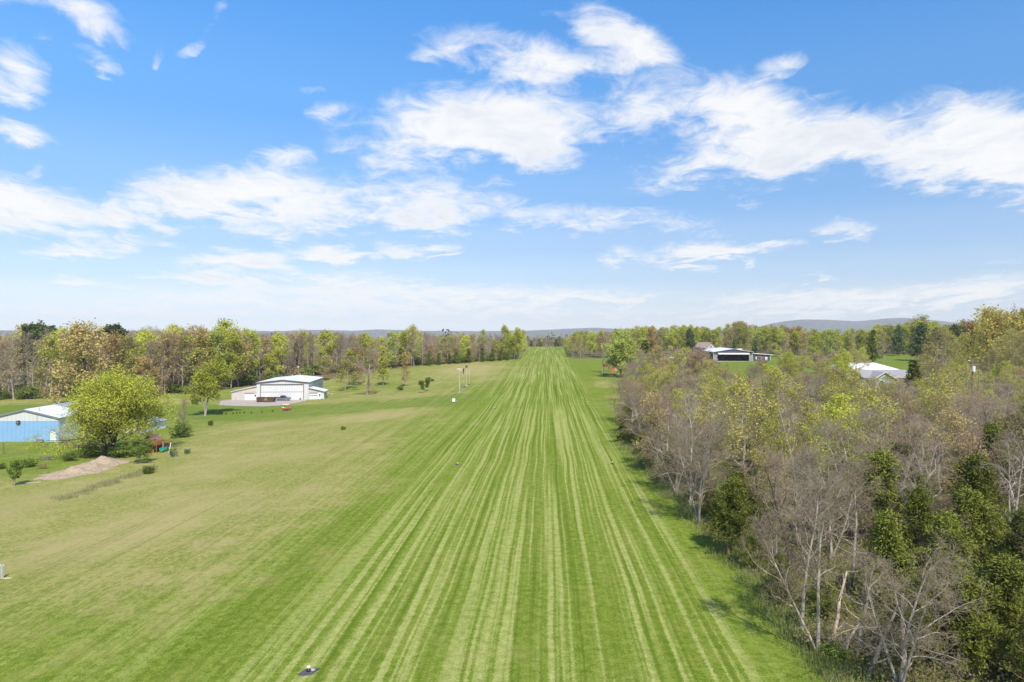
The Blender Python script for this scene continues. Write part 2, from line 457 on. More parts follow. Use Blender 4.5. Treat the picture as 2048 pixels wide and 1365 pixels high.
def along(P, m, rng, spread=0., t0=0.):
    """m random points on each chain, spread sideways"""
    N, k, _ = P.shape
    t = t0 + (1 - t0) * rng.random((N, m)); f = t * (k - 1); i = np.minimum(f.astype(int), k - 2); w = (f - i)[..., None]
    ar = np.arange(N)[:, None]
    p = P[ar, i] * (1 - w) + P[ar, i + 1] * w
    d = nrm(P[ar, i + 1] - P[ar, i])
    p = p + rng.normal(0, 1, p.shape) * spread
    return p.reshape(-1, 3), d.reshape(-1, 3)

BARK = dict(
    grey=barkmat('grey_bark', (.4, .35, .29), (.22, .185, .15)),
    pale=barkmat('pale_bark', (.45, .4, .33), (.26, .225, .18)),
    dark=barkmat('dark_bark', (.12, .095, .075), (.06, .05, .04)),
    red=barkmat('reddish_bark', (.3, .19, .13), (.17, .12, .09)),
    dead=barkmat('dead_wood', (.46, .37, .28), (.28, .22, .17)))
TWIG = dict(
    grey=barkmat('grey_twigs', (.4, .33, .235), (.22, .175, .12), objvar=.25),
    mauve=barkmat('mauve_twigs', (.39, .285, .2), (.2, .14, .1), objvar=.25),
    pale=barkmat('pale_twigs', (.46, .385, .29), (.3, .24, .175), objvar=.2),
    dark=barkmat('dark_twigs', (.15, .12, .09), (.08, .065, .05)))
LEAF = dict(
    yellow=leafmat('yellow_green_buds', (.36, .37, .035), (.54, .53, .09), c3=(.42, .38, .1)),
    olive=leafmat('olive_buds', (.38, .33, .1), (.5, .43, .16), c3=(.45, .33, .15)),
    orange=leafmat('orange_catkins', (.4, .27, .09), (.53, .37, .15), c3=(.44, .37, .13)),
    green=leafmat('fresh_green_leaves', (.38, .43, .08), (.56, .6, .16), trans=.4, c3=(.38, .42, .1)),
    bright=leafmat('spring_green_leaves', (.42, .47, .035), (.64, .65, .1), trans=.42),
    oak=leafmat('yellow_green_oak_leaves', (.38, .42, .035), (.62, .63, .09), trans=.35),
    gold=leafmat('gold_green_leaves', (.42, .36, .06), (.58, .48, .12), trans=.35),
    cedar=leafmat('cedar_needles', (.075, .1, .016), (.26, .275, .055), trans=.15),
    pine=leafmat('pine_needles', (.06, .09, .03), (.17, .21, .075), trans=.15),
    pink=leafmat('mauve_buds', (.42, .28, .2), (.5, .36, .25)),
    shrub=leafmat('shrub_leaves', (.11, .17, .025), (.26, .33, .06)))
PROTO = {}

def finish(name, H, trunk_parts, twig_parts, leaf_parts, bark, twig, leaf):
    tp = [(v, f, 0, None, True) for v, f in trunk_parts]
    cp = [(v, f, 0, None, True) for v, f in twig_parts]
    for v, f, r in leaf_parts: cp.append((v, f, 1, r, False))
    PROTO[name] = dict(H=H, trunk=np_mesh('trunk', tp, [BARK[bark]]), crown=np_mesh('crown', cp, [TWIG[twig], LEAF[leaf or 'olive']]), parts=(tp, cp), mats=(bark, twig, leaf or 'olive'))

def broad(name, seed, H, r=.14, clear=.2, spread=3., nl=11, nb=7, nt=7, ntt=3, leaf=None, lpc=3, lsize=.14, lspread=.12,
          bark='grey', twig='grey', top=.93, up=.05, tmin=.008, a0=75, a1=25, wob=.16, multi=0, round_=1., lean=0.):
    rng = np.random.default_rng(seed)
    tr = polyline(np.zeros((1 + multi, 3)), np.array([[lean, 0, 1.]] + [[math.cos(i * 2.4 + seed) * .35, math.sin(i * 2.4 + seed) * .35, 1.] for i in range(multi)]),
                  np.array([H * top] + [H * top * rng.uniform(.7, .95) for i in range(multi)]), 12, rng, .03, .05)
    tR = np.linspace(1, .16, 12)[None] ** .9 * r * np.array([1.] + [.75] * multi)[:, None]
    tR[:, 0] *= 1.35
    ang = lambda t: np.radians(a0 + (a1 - a0) * ((t - clear) / (1 - clear)))
    shp = lambda t: spread * (.35 + .75 * np.sin(np.clip((t - clear) / (1 - clear), 0, 1) * PI * .82 * round_ + .45))
    L1, R1 = children(tr, tR, nl, rng, clear, .99, ang, shp, 7, .56, up, wob)
    L2, R2 = children(L1, R1, nb, rng, .2, 1, lambda t: np.radians(48) + 0 * t, lambda t: spread * .42 * (1.15 - .5 * t), 5, .6, up, wob, rmin=tmin * 1.5)
    L3, R3 = children(L2, R2, nt, rng, .15, 1, lambda t: np.radians(45) + 0 * t, lambda t: spread * .22 * (1.1 - .4 * t), 4, .6, up * .8, wob, rmin=tmin * 1.2)
    tw = [tubes(L2, R2, 4), tubes(L3, R3, 3)]
    tips = L3
    if ntt:
        L4, R4 = children(L3, R3, ntt, rng, .2, 1, lambda t: np.radians(42) + 0 * t, lambda t: spread * .11 * (1.1 - .3 * t), 3, .75, up * .5, .14, rmin=tmin)
        tw.append(tubes(L4, R4, 3)); tips = L4
    lp = []
    if leaf:
        C, D = along(tips, lpc, rng, lspread, .3)
        v, f = quads(C, lsize, rng)
        hz = (C[:, 2] / H)
        lp.append((v, f, np.clip(rng.random(len(C)) * .75 + .25 * fbm(C[:, 0] * 1.5 + seed, C[:, 2] * 1.5 + C[:, 1], 2), 0, 1)))
    finish(name, H, [tubes(tr, tR, 8), tubes(L1, R1, 5)], tw, lp, bark, twig, leaf)

def conifer(name, seed, H, R=2., r=.13, clear=.08, nb=70, ns=9, leaf='cedar', lsize=.2, lpc=7, pw=.8, droop=-.01, bark='red', a0=80, a1=35, lob=.35, asp=.45, lsp=.16, bulge=0.):
    rng = np.random.default_rng(seed)
    tr = polyline(np.zeros((1, 3)), np.array([[0, 0, 1.]]), np.array([H * .97]), 12, rng, .05, .03)
    tR = np.linspace(1, .08, 12)[None] * r
    ph = rng.random(3) * 6
    shp = lambda t: R * np.maximum(.12, ((1 - t) / (1 - clear)) ** pw * (1 if not bulge else np.minimum(1, .45 + bulge * (t - clear)))) * (1 + lob * np.sin(t * 23 + ph[0]) * np.sin(t * 51 + ph[1]))
    L1, R1 = children(tr, tR, nb, rng, clear, .99, lambda t: np.radians(a0 + (a1 - a0) * t), shp, 5, .3, droop, .1, rmin=.008)
    L2, R2 = children(L1, R1, ns, rng, .15, 1, lambda t: np.radians(50) + 0 * t, lambda t: R * .3 * (1.2 - .7 * t), 3, .6, .02, .12, rmin=.006)
    C, D = along(L2, lpc, rng, lsp, .1)
    v, f = quads(C, lsize, rng, asp, .3, D)
    rr = np.clip(rng.random(len(C)) * .6 + .5 * np.repeat(rng.random(nb * ns), lpc) - .05, 0, 1)
    finish(name, H, [tubes(tr, tR, 7), tubes(L1, R1, 4)], [tubes(L2, R2, 3)], [(v, f, rr)], bark, 'dark', leaf)

def pine(name, seed, H, R=3., clear=.45, r=.2, nb=36, ns=9, lsize=.34, lpc=16, bark='red'):
    rng = np.random.default_rng(seed)
    tr = polyline(np.zeros((1, 3)), np.array([[0, 0, 1.]]), np.array([H * .95]), 12, rng, .05, .03)
    tR = np.linspace(1, .15, 12)[None] * r
    shp = lambda t: R * (.35 + .75 * np.sin(np.clip((t - clear) / (1 - clear), 0, 1) * 2.4 + .5))
    L1, R1 = children(tr, tR, nb, rng, clear, .98, lambda t: np.radians(88 - 50 * t ** 3), shp, 6, .4, .05, .12)
    L2, R2 = children(L1, R1, ns, rng, .35, 1, lambda t: np.radians(45) + 0 * t, lambda t: R * .28 + 0 * t, 3, .6, .12, .12, rmin=.012)
    C, D = along(L2, lpc, rng, .25, .4)
    v, f = quads(C, lsize, rng, .5, .6)
    rr = np.clip(rng.random(len(C)) * .6 + .5 * np.repeat(rng.random(nb * ns), lpc) - .05, 0, 1)
    finish(name, H, [tubes(tr, tR, 7), tubes(L1, R1, 4)], [tubes(L2, R2, 3)], [(v, f, rr)], bark, 'dark', 'pine')

def shrub(name, seed, H, R, ns=9, leaf='shrub', lpc=5, lsize=.1, twig='grey', nt=8, bark='grey'):
    rng = np.random.default_rng(seed)
    a = rng.random(ns) * 6.28
    b = np.stack([np.cos(a) * .12, np.sin(a) * .12, 0 * a], 1)
    d = np.stack([np.cos(a) * R / H * rng.random(ns) * 1.3, np.sin(a) * R / H * rng.random(ns) * 1.3, np.ones(ns)], 1)
    S = polyline(b, d, H * rng.uniform(.65, 1, ns) * (1.08 - .45 * np.hypot(d[:, 0], d[:, 1])), 6, rng, .02, .12); SR = np.linspace(1, .3, 6)[None] * H * .012 * np.ones((ns, 1))
    L2, R2 = children(S, SR, nt, rng, .15, 1, lambda t: np.radians(50) + 0 * t, lambda t: H * .35 + 0 * t, 4, .6, .03, .15)
    L3, R3 = children(L2, R2, 4, rng, .2, 1, lambda t: np.radians(45) + 0 * t, lambda t: H * .16 + 0 * t, 3, .7, .03, .15)
    lp = []
    if lpc:
        C, D = along(L3, lpc, rng, lsize * .8, .1); v, f = quads(C, lsize, rng); lp.append((v, f, rng.random(len(C))))
    finish(name, H, [tubes(S, SR, 5)], [tubes(L2, R2, 3), tubes(L3, R3, 3)], lp, bark, twig, leaf)

# near trees, about 10 m (woods beside the strip)
broad('bare_a', 11, 10, r=.13, clear=.28, spread=2.6, a0=60, a1=22, bark='pale', twig='pale', up=.09)
broad('bare_b', 12, 10, r=.12, clear=.38, spread=2.4, a0=50, a1=18, bark='grey', twig='grey', up=.1, multi=1)
broad('bare_c', 13, 10, r=.16, clear=.22, spread=3.4, a0=72, a1=28, bark='grey', twig='mauve', wob=.22)
broad('bare_d', 14, 10, r=.15, clear=.3, spread=3.0, nl=9, a0=65, a1=20, bark='dark', twig='mauve', wob=.28)
broad('bare_e', 15, 10, r=.14, clear=.25, spread=3.2, a0=70, a1=25, bark='pale', twig='grey', wob=.2, multi=2)
broad('dead_bare', 16, 10, r=.16, clear=.3, spread=3.2, nl=9, nb=5, nt=4, ntt=2, a0=70, a1=28, bark='pale', twig='pale', wob=.3, up=.02)
broad('bud_yellow_a', 21, 10, r=.13, clear=.25, spread=3.1, leaf='yellow', lpc=2, lsize=.085, bark='grey', twig='mauve')
broad('bud_yellow_b', 22, 10, r=.13, clear=.3, spread=2.9, leaf='yellow', lpc=2, lsize=.085, lspread=.2, bark='grey', twig='grey', wob=.2)
broad('bud_olive_a', 23, 10, r=.13, clear=.22, spread=3.0, leaf='olive', lpc=2, lsize=.09, bark='grey', twig='mauve')
broad('bud_olive_b', 24, 10, r=.12, clear=.25, spread=2.7, leaf='olive', lpc=2, lsize=.085, bark='grey', twig='grey', multi=1)
broad('bud_pink', 25, 7, r=.1, clear=.15, spread=2.6, leaf='pink', lpc=1, lsize=.09, bark='dark', twig='mauve', multi=2)
broad('bud_green', 26, 10, r=.12, clear=.25, spread=2.6, leaf='bright', lpc=2, lsize=.11, bark='grey', twig='grey')
conifer('cedar_a', 31, 7, R=2.4, nb=95, ns=10, lpc=17, lsize=.11, asp=.3)
conifer('cedar_b', 32, 7, R=2.1, nb=85, ns=10, lpc=17, lsize=.11, asp=.3, pw=.55, clear=.2)
conifer('cedar_c', 33, 7, R=2.8, nb=95, ns=11, lpc=16, lsize=.11, asp=.3, pw=.6, lob=.5, clear=.12)
# tall woodland trees, about 20 m, seen from 200 m and more
FAR = dict(nl=15, nb=7, nt=6, ntt=0, tmin=.028)
for i, (bk, tw) in enumerate((('pale', 'mauve'), ('grey', 'grey'), ('grey', 'mauve'), ('pale', 'pale'))):
    broad('tall_bare_%s' % 'abcd'[i], 41 + i, 20, r=.24, clear=.24 - .03 * i, spread=4.3, a0=62, a1=20, bark=bk, twig=tw, up=.09, **{**FAR, 'nt': 8, 'tmin': .022})
for i in range(2): broad('tall_olive_%s' % 'ab'[i], 51 + i, 20, r=.24, clear=.18, spread=4.6, a0=64, a1=24, leaf='olive', lpc=2, lsize=.26, lspread=.4, bark='grey', twig='mauve', up=.07, **FAR)
for i in range(2): broad('tall_yellow_%s' % 'ab'[i], 61 + i, 20, r=.24, clear=.18, spread=4.7, a0=66, a1=26, leaf='yellow', lpc=2, lsize=.28, lspread=.45, bark='grey', twig='grey', up=.07, **FAR)
for i in range(3): broad('tall_green_%s' % 'abc'[i], 71 + i, 20, r=.24, clear=.16, spread=4.5, a0=62, a1=22, leaf='bright' if i else 'green', lpc=4, lsize=.27, lspread=.45, bark='grey', twig='grey', up=.1, **FAR)
for i in range(2): broad('tall_orange_%s' % 'ab'[i], 81 + i, 18, r=.24, clear=.16, spread=5.0, a0=68, a1=28, leaf='orange', lpc=3, lsize=.26, lspread=.4, bark='dark', twig='mauve', up=.05, **FAR)
pine('pine_a', 91, 18, R=4.2, clear=.3)
pine('pine_b', 92, 18, R=3.8, clear=.42)
conifer('pine_full', 95, 18, R=5., r=.28, nb=80, ns=8, lpc=9, lsize=.42, leaf='pine', lsp=.4, pw=.55, lob=.5, clear=.12, droop=.02)
conifer('tall_cedar', 93, 14, R=3., r=.2, nb=60, ns=7, lpc=7, lsize=.42, leaf='cedar', lsp=.35, pw=.7)
conifer('fir', 94, 12, R=3.2, r=.2, nb=70, ns=7, lpc=7, lsize=.36, leaf='pine', lsp=.3, pw=1., lob=.15)
# single trees of the fields
broad('spreading_oak', 101, 15, r=.42, clear=.27, spread=7.6, nl=15, nb=8, nt=8, ntt=4, a0=66, a1=30, leaf='oak', lpc=5, lsize=.105, lspread=.26, bark='dark', twig='dark', tmin=.012, wob=.16, up=.05, multi=2, top=.72)
broad('yard_tree', 102, 9, r=.2, clear=.38, spread=3.5, nl=12, nb=7, nt=7, ntt=3, a0=62, a1=24, leaf='bright', lpc=2, lsize=.16, lspread=.22, bark='grey', twig='grey', tmin=.01, multi=1)
broad('hut_tree', 103, 16, r=.32, clear=.25, spread=5.6, nl=16, nb=8, nt=7, ntt=3, a0=70, a1=20, leaf='green', lpc=3, lsize=.27, lspread=.35, bark='pale', twig='grey', tmin=.015, multi=2)
broad('wide_bare', 104, 14, r=.34, clear=.16, spread=5.5, nl=14, nb=8, nt=8, ntt=3, a0=72, a1=16, bark='grey', twig='mauve', tmin=.012, up=.07)
conifer('yellow_cone', 105, 12, R=3.3, r=.2, nb=60, ns=8, leaf='yellow', lsize=.25, lpc=4, pw=.75, clear=.12, bark='grey', lsp=.35, a0=65, a1=25, droop=.03, lob=.2)
conifer('orange_cone', 106, 9, R=2.1, r=.14, nb=55, ns=7, leaf='orange', lsize=.17, lpc=2, pw=.8, clear=.12, bark='grey', lsp=.25, a0=60, a1=25, droop=.03, lob=.2)
broad('sapling', 107, 4, r=.06, clear=.3, spread=1.1, nl=9, nb=5, nt=5, ntt=0, leaf='shrub', lpc=6, lsize=.12, lspread=.16, a0=55, a1=20, bark='grey', twig='grey', up=.08)
broad('orchard_tree', 108, 5, r=.09, clear=.25, spread=2.2, nl=10, nb=6, nt=6, ntt=0, leaf='shrub', lpc=6, lsize=.13, lspread=.2, a0=70, a1=25, bark='grey', twig='grey')
broad('orange_oak', 109, 18, r=.4, clear=.2, spread=7.5, nl=18, nb=9, nt=7, ntt=0, a0=78, a1=25, leaf='orange', lpc=4, lsize=.28, lspread=.5, bark='dark', twig='mauve', tmin=.028, up=.04, wob=.2)
broad('gold_oak', 110, 18, r=.4, clear=.2, spread=7.5, nl=18, nb=9, nt=7, ntt=0, a0=78, a1=25, leaf='gold', lpc=4, lsize=.28, lspread=.5, bark='dark', twig='mauve', tmin=.028, up=.04, wob=.2)
shrub('shrub_a', 111, 1.5, 1.2, lpc=8, lsize=.07)
shrub('shrub_b', 112, 1.2, 1.0, leaf='cedar', lpc=7)
shrub('shrub_c', 113, 2.4, 1.4, ns=12, leaf='olive', lpc=1, twig='mauve')
shrub('shrub_d', 114, 2.2, 1.6, ns=13, leaf='shrub', lpc=8, lsize=.07)
shrub('sprout', 115, 1., .5, ns=5, lpc=4, lsize=.09)
shrub('bare_shrub', 116, 2.6, 1.6, ns=14, leaf=None, lpc=0, twig='mauve', nt=9)

TCOUNT = {}
def tree(proto, p, h, label, group=None, name=None, cat='tree', rz=None, wide=1., lean=0.):
    """an individual tree: Empty at the foot, trunk and crown as its parts (mesh data shared)"""
    P = PROTO[proto]; s = h / P['H']
    name = name or next((b for a, b in (('bare', 'bare_tree'), ('pine', 'pine_tree'), ('cedar', 'cedar_tree'), ('fir', 'fir_tree'), ('green', 'green_tree'), ('bud', 'budding_tree'), ('shrub', 'shrub')) if a in proto), 'budding_tree')
    if cat == 'tree': cat = name.replace('_', ' ')
    t = thing(name, label, cat, (p[0], p[1], (p[2] if len(p) > 2 else z1(p[0], p[1])) - .06), random.uniform(0, 6.28) if rz is None else rz, group)
    t.scale = (s * wide, s * wide, s)
    if lean: t.rotation_euler[0] = lean
    link('trunk', P['trunk'], t); link('crown', P['crown'], t)
    TCOUNT[cat] = TCOUNT.get(cat, 0) + 1
    return t

def tpx(proto, px, base, top, label, **kw):
    """tree whose foot and top are seen at these photo heights"""
    p = at(px, base); h = (base - top) / F * p.y
    return tree(proto, p, h, label, **kw)

def mass(name, items, label=None, cat=None, part='both'):
    """one object for a wood nobody could count: many small trees merged"""
    Vs = {}; mats = []; mi = {}
    parts = []
    for proto, p, h, wide in items:
        P = PROTO[proto]; s = h / P['H']; a = random.uniform(0, 6.28); c, sn = math.cos(a), math.sin(a)
        M = np.array([[c * s * wide, -sn * s * wide, 0], [sn * s * wide, c * s * wide, 0], [0, 0, s]])
        tp, cp = P['parts']; bk, tw, lf = P['mats']
        for src, ms in ((tp, [BARK[bk]]), (cp, [TWIG[tw], LEAF[lf]])):
            for v, f, k, r, so in src:
                m = ms[k]
                if m.name not in mi: mi[m.name] = len(mats); mats.append(m)
                parts.append((v @ M.T + np.array(p), f, mi[m.name], r, so))
    o = link(name, np_mesh(name, parts, mats)); tag(o, label, cat, kind='stuff')
    return o
# ------------------------------------------------------------------ paints
WHITE = paint('white_metal_siding', (.6, .6, .585), .5, .06, .6, ribs=('X', .95), dirt=((.45, .43, .41), .4))
WSIDE_ = paint('white_side_siding', (.72, .73, .73), .5, .06, .6, ribs=('Y', .3), dirt=((.55, .53, .5), .35))
PLAINW = paint('plain_white_paint', (.74, .74, .73), .5, .05, 2.)
ROOFW = paint('white_roof_metal', (.76, .76, .77), .4, .1, .5, ribs=('Y', 1.6), dirt=((.6, .6, .62), .4))
ROOFG = paint('grey_roof_metal', (.32, .34, .39), .45, .1, .5, ribs=('Y', .6))
SHINGLE = paint('grey_shingles', (.3, .285, .29), .9, .2, 3.)
TANSH = paint('tan_shingles', (.36, .27, .23), .9, .2, 3.)
TRIMD = paint('dark_trim', (.09, .075, .075), .5)
GREYT = paint('blue_grey_trim', (.2, .23, .27), .5)
TAN = paint('tan_siding', (.58, .5, .42), .7, .08, 1.5)
BLOCK = paint('pale_block_wall', (.5, .46, .43), .8, .12, 1.2)
GLASS = paint('dark_glass', (.03, .035, .04), .12, .1, 2., spec=.6)
BLACK = paint('black_rubber', (.02, .02, .022), .8)
BLUE = paint('blue_metal_siding', (.23, .41, .64), .5, .07, .7, ribs=('X', .95), dirt=((.32, .46, .64), .4))
GALV = paint('galvanised_metal', (.5, .52, .54), .45, .12, 2.5, metal=.3)
CONC = paint('pale_concrete', (.4, .335, .285), .9, .15, .8, dirt=((.3, .26, .22), .4))
DARKW = paint('dark_grey_siding', (.07, .075, .095), .6, .12, 1., ribs=('X', .3))
BRICK = paint('red_brick', (.32, .13, .085), .9, .2, 4.)
REDP = paint('weathered_red_boards', (.42, .13, .1), .8, .2, 2.5, dirt=((.45, .3, .25), .5))
REDD = paint('dark_red_boards', (.2, .05, .045), .8, .2, 2.5)
WOODR = paint('redwood_boards', (.36, .14, .065), .75, .2, 3.)
WOODP = paint('weathered_post_wood', (.22, .16, .11), .9, .25, 4.)
RUST = paint('rusty_brown_steel', (.1, .06, .04), .8, .3, 1.5, dirt=((.17, .09, .05), .6))
PICK = paint('slate_blue_car_paint', (.05, .07, .1), .3, .08, 2., spec=.6)
SILV = paint('silver_car_paint', (.28, .3, .33), .3, .05, 2., spec=.6)
CARTR = paint('red_cart_paint', (.5, .03, .045), .35, .08, 3., spec=.5)
CREAM = paint('cream_plastic', (.82, .78, .58), .5, .06, 3.)
GREENP = paint('green_slide_plastic', (.02, .42, .26), .4, .08, 3.)
PURP = paint('faded_purple_tarp', (.26, .14, .15), .7, .2, 3.)
YELP = paint('yellow_letter_paint', (.6, .45, .15), .7, .2, 5.)

def slab(mb, a, b, c, d, th=.08, m=0):
    """a roof plane through four corners with thickness below"""
    n = (Vector(b) - Vector(a)).cross(Vector(d) - Vector(a)).normalized()
    if n.z < 0: n = -n
    return mb.ext([a, b, c, d], -n * th, m)

def gable_block(W, D, e, p, x0=None):
    x0 = -W / 2 if x0 is None else x0
    return MB().ext([(x0, 0, -.6), (x0 + W, 0, -.6), (x0 + W, 0, e), (x0 + W / 2, 0, p), (x0, 0, e)], (0, D, 0))

def gable_roof(W, D, e, p, ov=.25, th=.1, mL=0, mR=0, x0=None):
    x0 = -W / 2 if x0 is None else x0
    sl = (p - e) / (W / 2); mb = MB(); g = .02
    L, R, M = x0 - ov, x0 + W + ov, x0 + W / 2
    slab(mb, (L, -ov, e - sl * ov + g + th), (M, -ov, p + g + th), (M, D + ov, p + g + th), (L, D + ov, e - sl * ov + g + th), th, mL)
    slab(mb, (R, -ov, e - sl * ov + g + th), (M, -ov, p + g + th), (M, D + ov, p + g + th), (R, D + ov, e - sl * ov + g + th), th, mR)
    return mb

def window(parent, x, z, w, h, y=0., side=None, frame=PLAINW, name='window'):
    """framed window on a wall facing -y (or on a side wall facing +x when side is that x)"""
    f = MB(); gl = MB(); t = .07
    if side is None:
        for a in ((x - w / 2 - t, x - w / 2, z, z + h), (x + w / 2, x + w / 2 + t, z, z + h), (x - w / 2 - t, x + w / 2 + t, z - t, z), (x - w / 2 - t, x + w / 2 + t, z + h, z + h + t)):
            f.box(a[0], a[1], y - .06, y + .02, a[2], a[3])
        f.box(x - .02, x + .02, y - .05, y + .02, z, z + h)
        gl.box(x - w / 2, x + w / 2, y - .02, y + .03, z, z + h)
    else:
        X = side
        for a in ((y - w / 2 - t, y - w / 2, z, z + h), (y + w / 2, y + w / 2 + t, z, z + h), (y - w / 2 - t, y + w / 2 + t, z - t, z), (y - w / 2 - t, y + w / 2 + t, z + h, z + h + t)):
            f.box(X - .02, X + .06, a[0], a[1], a[2], a[3])
        gl.box(X - .03, X + .02, y - w / 2, y + w / 2, z, z + h)
    o = f.build(name, frame, parent); gl.build('pane', GLASS, o)
    return o

# ------------------------------------------------------------------ white hangar
hp = on(565.5, 238)
hang = thing('hangar', 'large white metal hangar with wide closed bifold door and lean-tos on both sides', 'hangar', hp, math.radians(5))
W, D, E, P_ = 17.7, 26.6, 6.05, 6.95
gable_block(W, D, E, P_).build('wall', WHITE, hang)
gable_roof(W, D, E, P_, .3, .12).build('roof', ROOFW, hang)
m = MB()
for sx_ in (-1, 1):                                                                     # brown rake boards and grey eaves
    m.ext([(sx_ * (W / 2 + .34), -.37, E - .22), (0, -.37, P_ - .16), (0, -.37, P_ + .15), (sx_ * (W / 2 + .34), -.37, E + .1)], (0, .06, 0), 0)
    x = sx_ * (W / 2 + .3); m.box(min(x, x + sx_ * .12), max(x, x + sx_ * .12), -.3, D + .3, E - .42, E + .04, 1)
m.build('roof_trim', [TRIMD, GREYT], hang)
dr_ = MB().box(-7.4, 7.0, -.1, .02, 2.84, 5.22).box(-7.4, 7.0, -.12, .02, .02, 2.78).build('bifold_door', paint('white_door_ribs', (.64, .64, .625), .5, .05, .6, ribs=('X', .8)), hang)
f = MB().box(-7.6, 7.2, -.22, .02, 5.22, 5.52).box(-7.6, -7.42, -.16, .02, 0, 5.22).box(7.02, 7.2, -.16, .02, 0, 5.22).box(-7.4, 7., -.14, .02, 2.76, 2.86)
f.build('door_frame', TRIMD, hang)
wd = MB().box(-5.85, -4.95, -.15, -.1, .1, 2.2).build('walk_door', PLAINW, dr_)
for y in (19.5, 21.3, 23.6): window(hang, 0, 3.2 if y != 23.6 else 2.9, .9, 1.1, y, W / 2)
for x, y in ((-5.2, 20), (-2.5, 25), (.3, 25.6)): z = P_ - abs(x) * (P_ - E) / (W / 2) + .1; MB().cyl((x, y, z - .1), (x, y, z + .55), .12, .12, 8).cyl((x, y, z + .5), (x, y, z + .7), .24, .05, 8).build('roof_vent', GALV, hang)
# left lean-to
lx, rx = -W / 2 - 8.6, -W / 2 - .02
ll = MB().ext([(lx, .4, 2.85), (rx, .4, 2.85), (rx, .4, 4.75), (lx, .4, 2.95)], (0, 8, 0)).build('side_gable', TAN, hang)
MB().box(lx, rx, .45, 8.4, -.8, 2.84).build('side_wall', BLOCK, hang)
m = MB(); slab(m, (lx - .35, 0., 3.0), (rx, 0., 4.9), (rx, 8.7, 4.9), (lx - .35, 8.7, 3.0), .1); m.build('side_roof', ROOFW, hang)
g_ = MB().box(-12.9, -9.95, .36, .46, -.05, 2.1).build('garage_door', PLAINW, hang)
MB().box(-12.95, -9.9, .34, .46, 2.12, 2.5).build('door_header', GREYT, hang)
o = MB().box(-9.75, -8.98, .36, .46, 0., 2.1).build('side_door', PLAINW, hang); MB().box(-9.6, -9.15, .34, .38, 1.2, 1.9).build('pane', GLASS, o)
# right lean-to
lx, rx = W / 2 + .02, W / 2 + 5.2
MB().ext([(lx, .2, 2.7), (rx, .2, 2.7), (rx, .2, 2.8), (lx, .2, 4.0)], (0, 6, 0)).build('side_gable', TAN, hang)
MB().box(lx, rx, .24, 6.2, -.6, 2.69).build('side_wall', WHITE, hang)
m = MB(); slab(m, (lx, -.35, 4.3), (rx + .5, -.35, 2.95), (rx + .5, 6.6, 2.95), (lx, 6.6, 4.3), .1); m.build('side_roof', ROOFW, hang)
o = MB().box(9.2, 11.75, .12, .26, 0, 2.1).build('garage_door', PLAINW, hang)
MB().box(9.3, 9.75, .1, .14, 1.35, 1.65).box(9.95, 10.4, .1, .14, 1.35, 1.65).box(10.6, 11.05, .1, .14, 1.35, 1.65).box(11.2, 11.65, .1, .14, 1.35, 1.65).build('pane', GLASS, o)
MB().box(9.15, 11.8, .1, .26, 2.12, 2.5).build('door_header', GREYT, hang)
o = MB().box(12.1, 13.1, .12, .26, 0, 2.2).build('side_door', PLAINW, hang); MB().box(12.35, 12.85, .1, .14, 1.15, 1.5).box(12.35, 12.85, .1, .14, 1.6, 1.95).build('pane', GLASS, o)
MB().box(rx - .02, rx + .03, 1.5, 4., 1.2, 2.3).build('side_window', GLASS, hang)

# gravel apron in front of the hangar, following the ground
def sheet(name, pts, mat, lift=.05, n=24, th=.0):
    """a ground-hugging patch inside a polygon"""
    xs = [p[0] for p in pts]; ys = [p[1] for p in pts]
    gx = np.linspace(min(xs), max(xs), n); gy = np.linspace(min(ys), max(ys), n)
    def inside(x, y):
        c = False; j = len(pts) - 1
        for i in range(len(pts)):
            if (pts[i][1] > y) != (pts[j][1] > y) and x < (pts[j][0] - pts[i][0]) * (y - pts[i][1]) / (pts[j][1] - pts[i][1]) + pts[i][0]: c = not c
            j = i
        return c
    mb = MB(); idx = {}
    dx, dy = (gx[1] - gx[0]), (gy[1] - gy[0])
    for i in range(n - 1):
        for j in range(n - 1):
            if inside(gx[i] + dx / 2, gy[j] + dy / 2):
                q = []
                for a, b_ in ((i, j), (i + 1, j), (i + 1, j + 1), (i, j + 1)):
                    if (a, b_) not in idx:
                        idx[a, b_] = len(mb.v); mb.v.append((gx[a], gy[b_], z1(gx[a], gy[b_]) + lift))
                    q.append(idx[a, b_])
                mb.f.append(tuple(q)); mb.m.append(0)
    return mb.build(name, mat)
ap = [on(438, 222), on(470, 218.5), on(520, 217.5), on(560, 220), on(590, 226), on(612, 234), on(614, 240), on(514, 240), on(470, 240), on(440, 234)]
tag(sheet('gravel_yard', ap, CONC, .05, 60), kind='structure')

# dumpster, pickup, cart
dp = at(533, 804.5)
dm = thing('dumpster', 'long rusty brown open-top dumpster with yellow lettering beside the pickup', 'dumpster', dp, math.radians(2))
m = MB(); L2, Wd, Hd = 2.9, 1.15, 1.5
prof = [(-L2, 0, .15), (L2 - .55, 0, .15), (L2, 0, Hd), (-L2 - .1, 0, Hd)]
for y in (-Wd, Wd - .06): m.ext([(a, y, c) for a, _, c in prof], (0, .06, 0))
m.box(-L2, L2 - .5, -Wd, Wd, .12, .2).ext([(-L2, -Wd, .15), (-L2 - .1, -Wd, Hd), (-L2 - .16, -Wd, Hd), (-L2 - .06, -Wd, .15)], (0, 2 * Wd, 0)).ext([(L2 - .55, -Wd, .15), (L2, -Wd, Hd), (L2 + .06, -Wd, Hd), (L2 - .49, -Wd, .15)], (0, 2 * Wd, 0))
m.build('bin', RUST, dm)
m = MB()
for i in range(9): x = -L2 + .15 + i * .62; m.box(x, x + .1, -Wd - .07, -Wd - .003, .2, Hd - .12)
m.build('rib', RUST, dm)
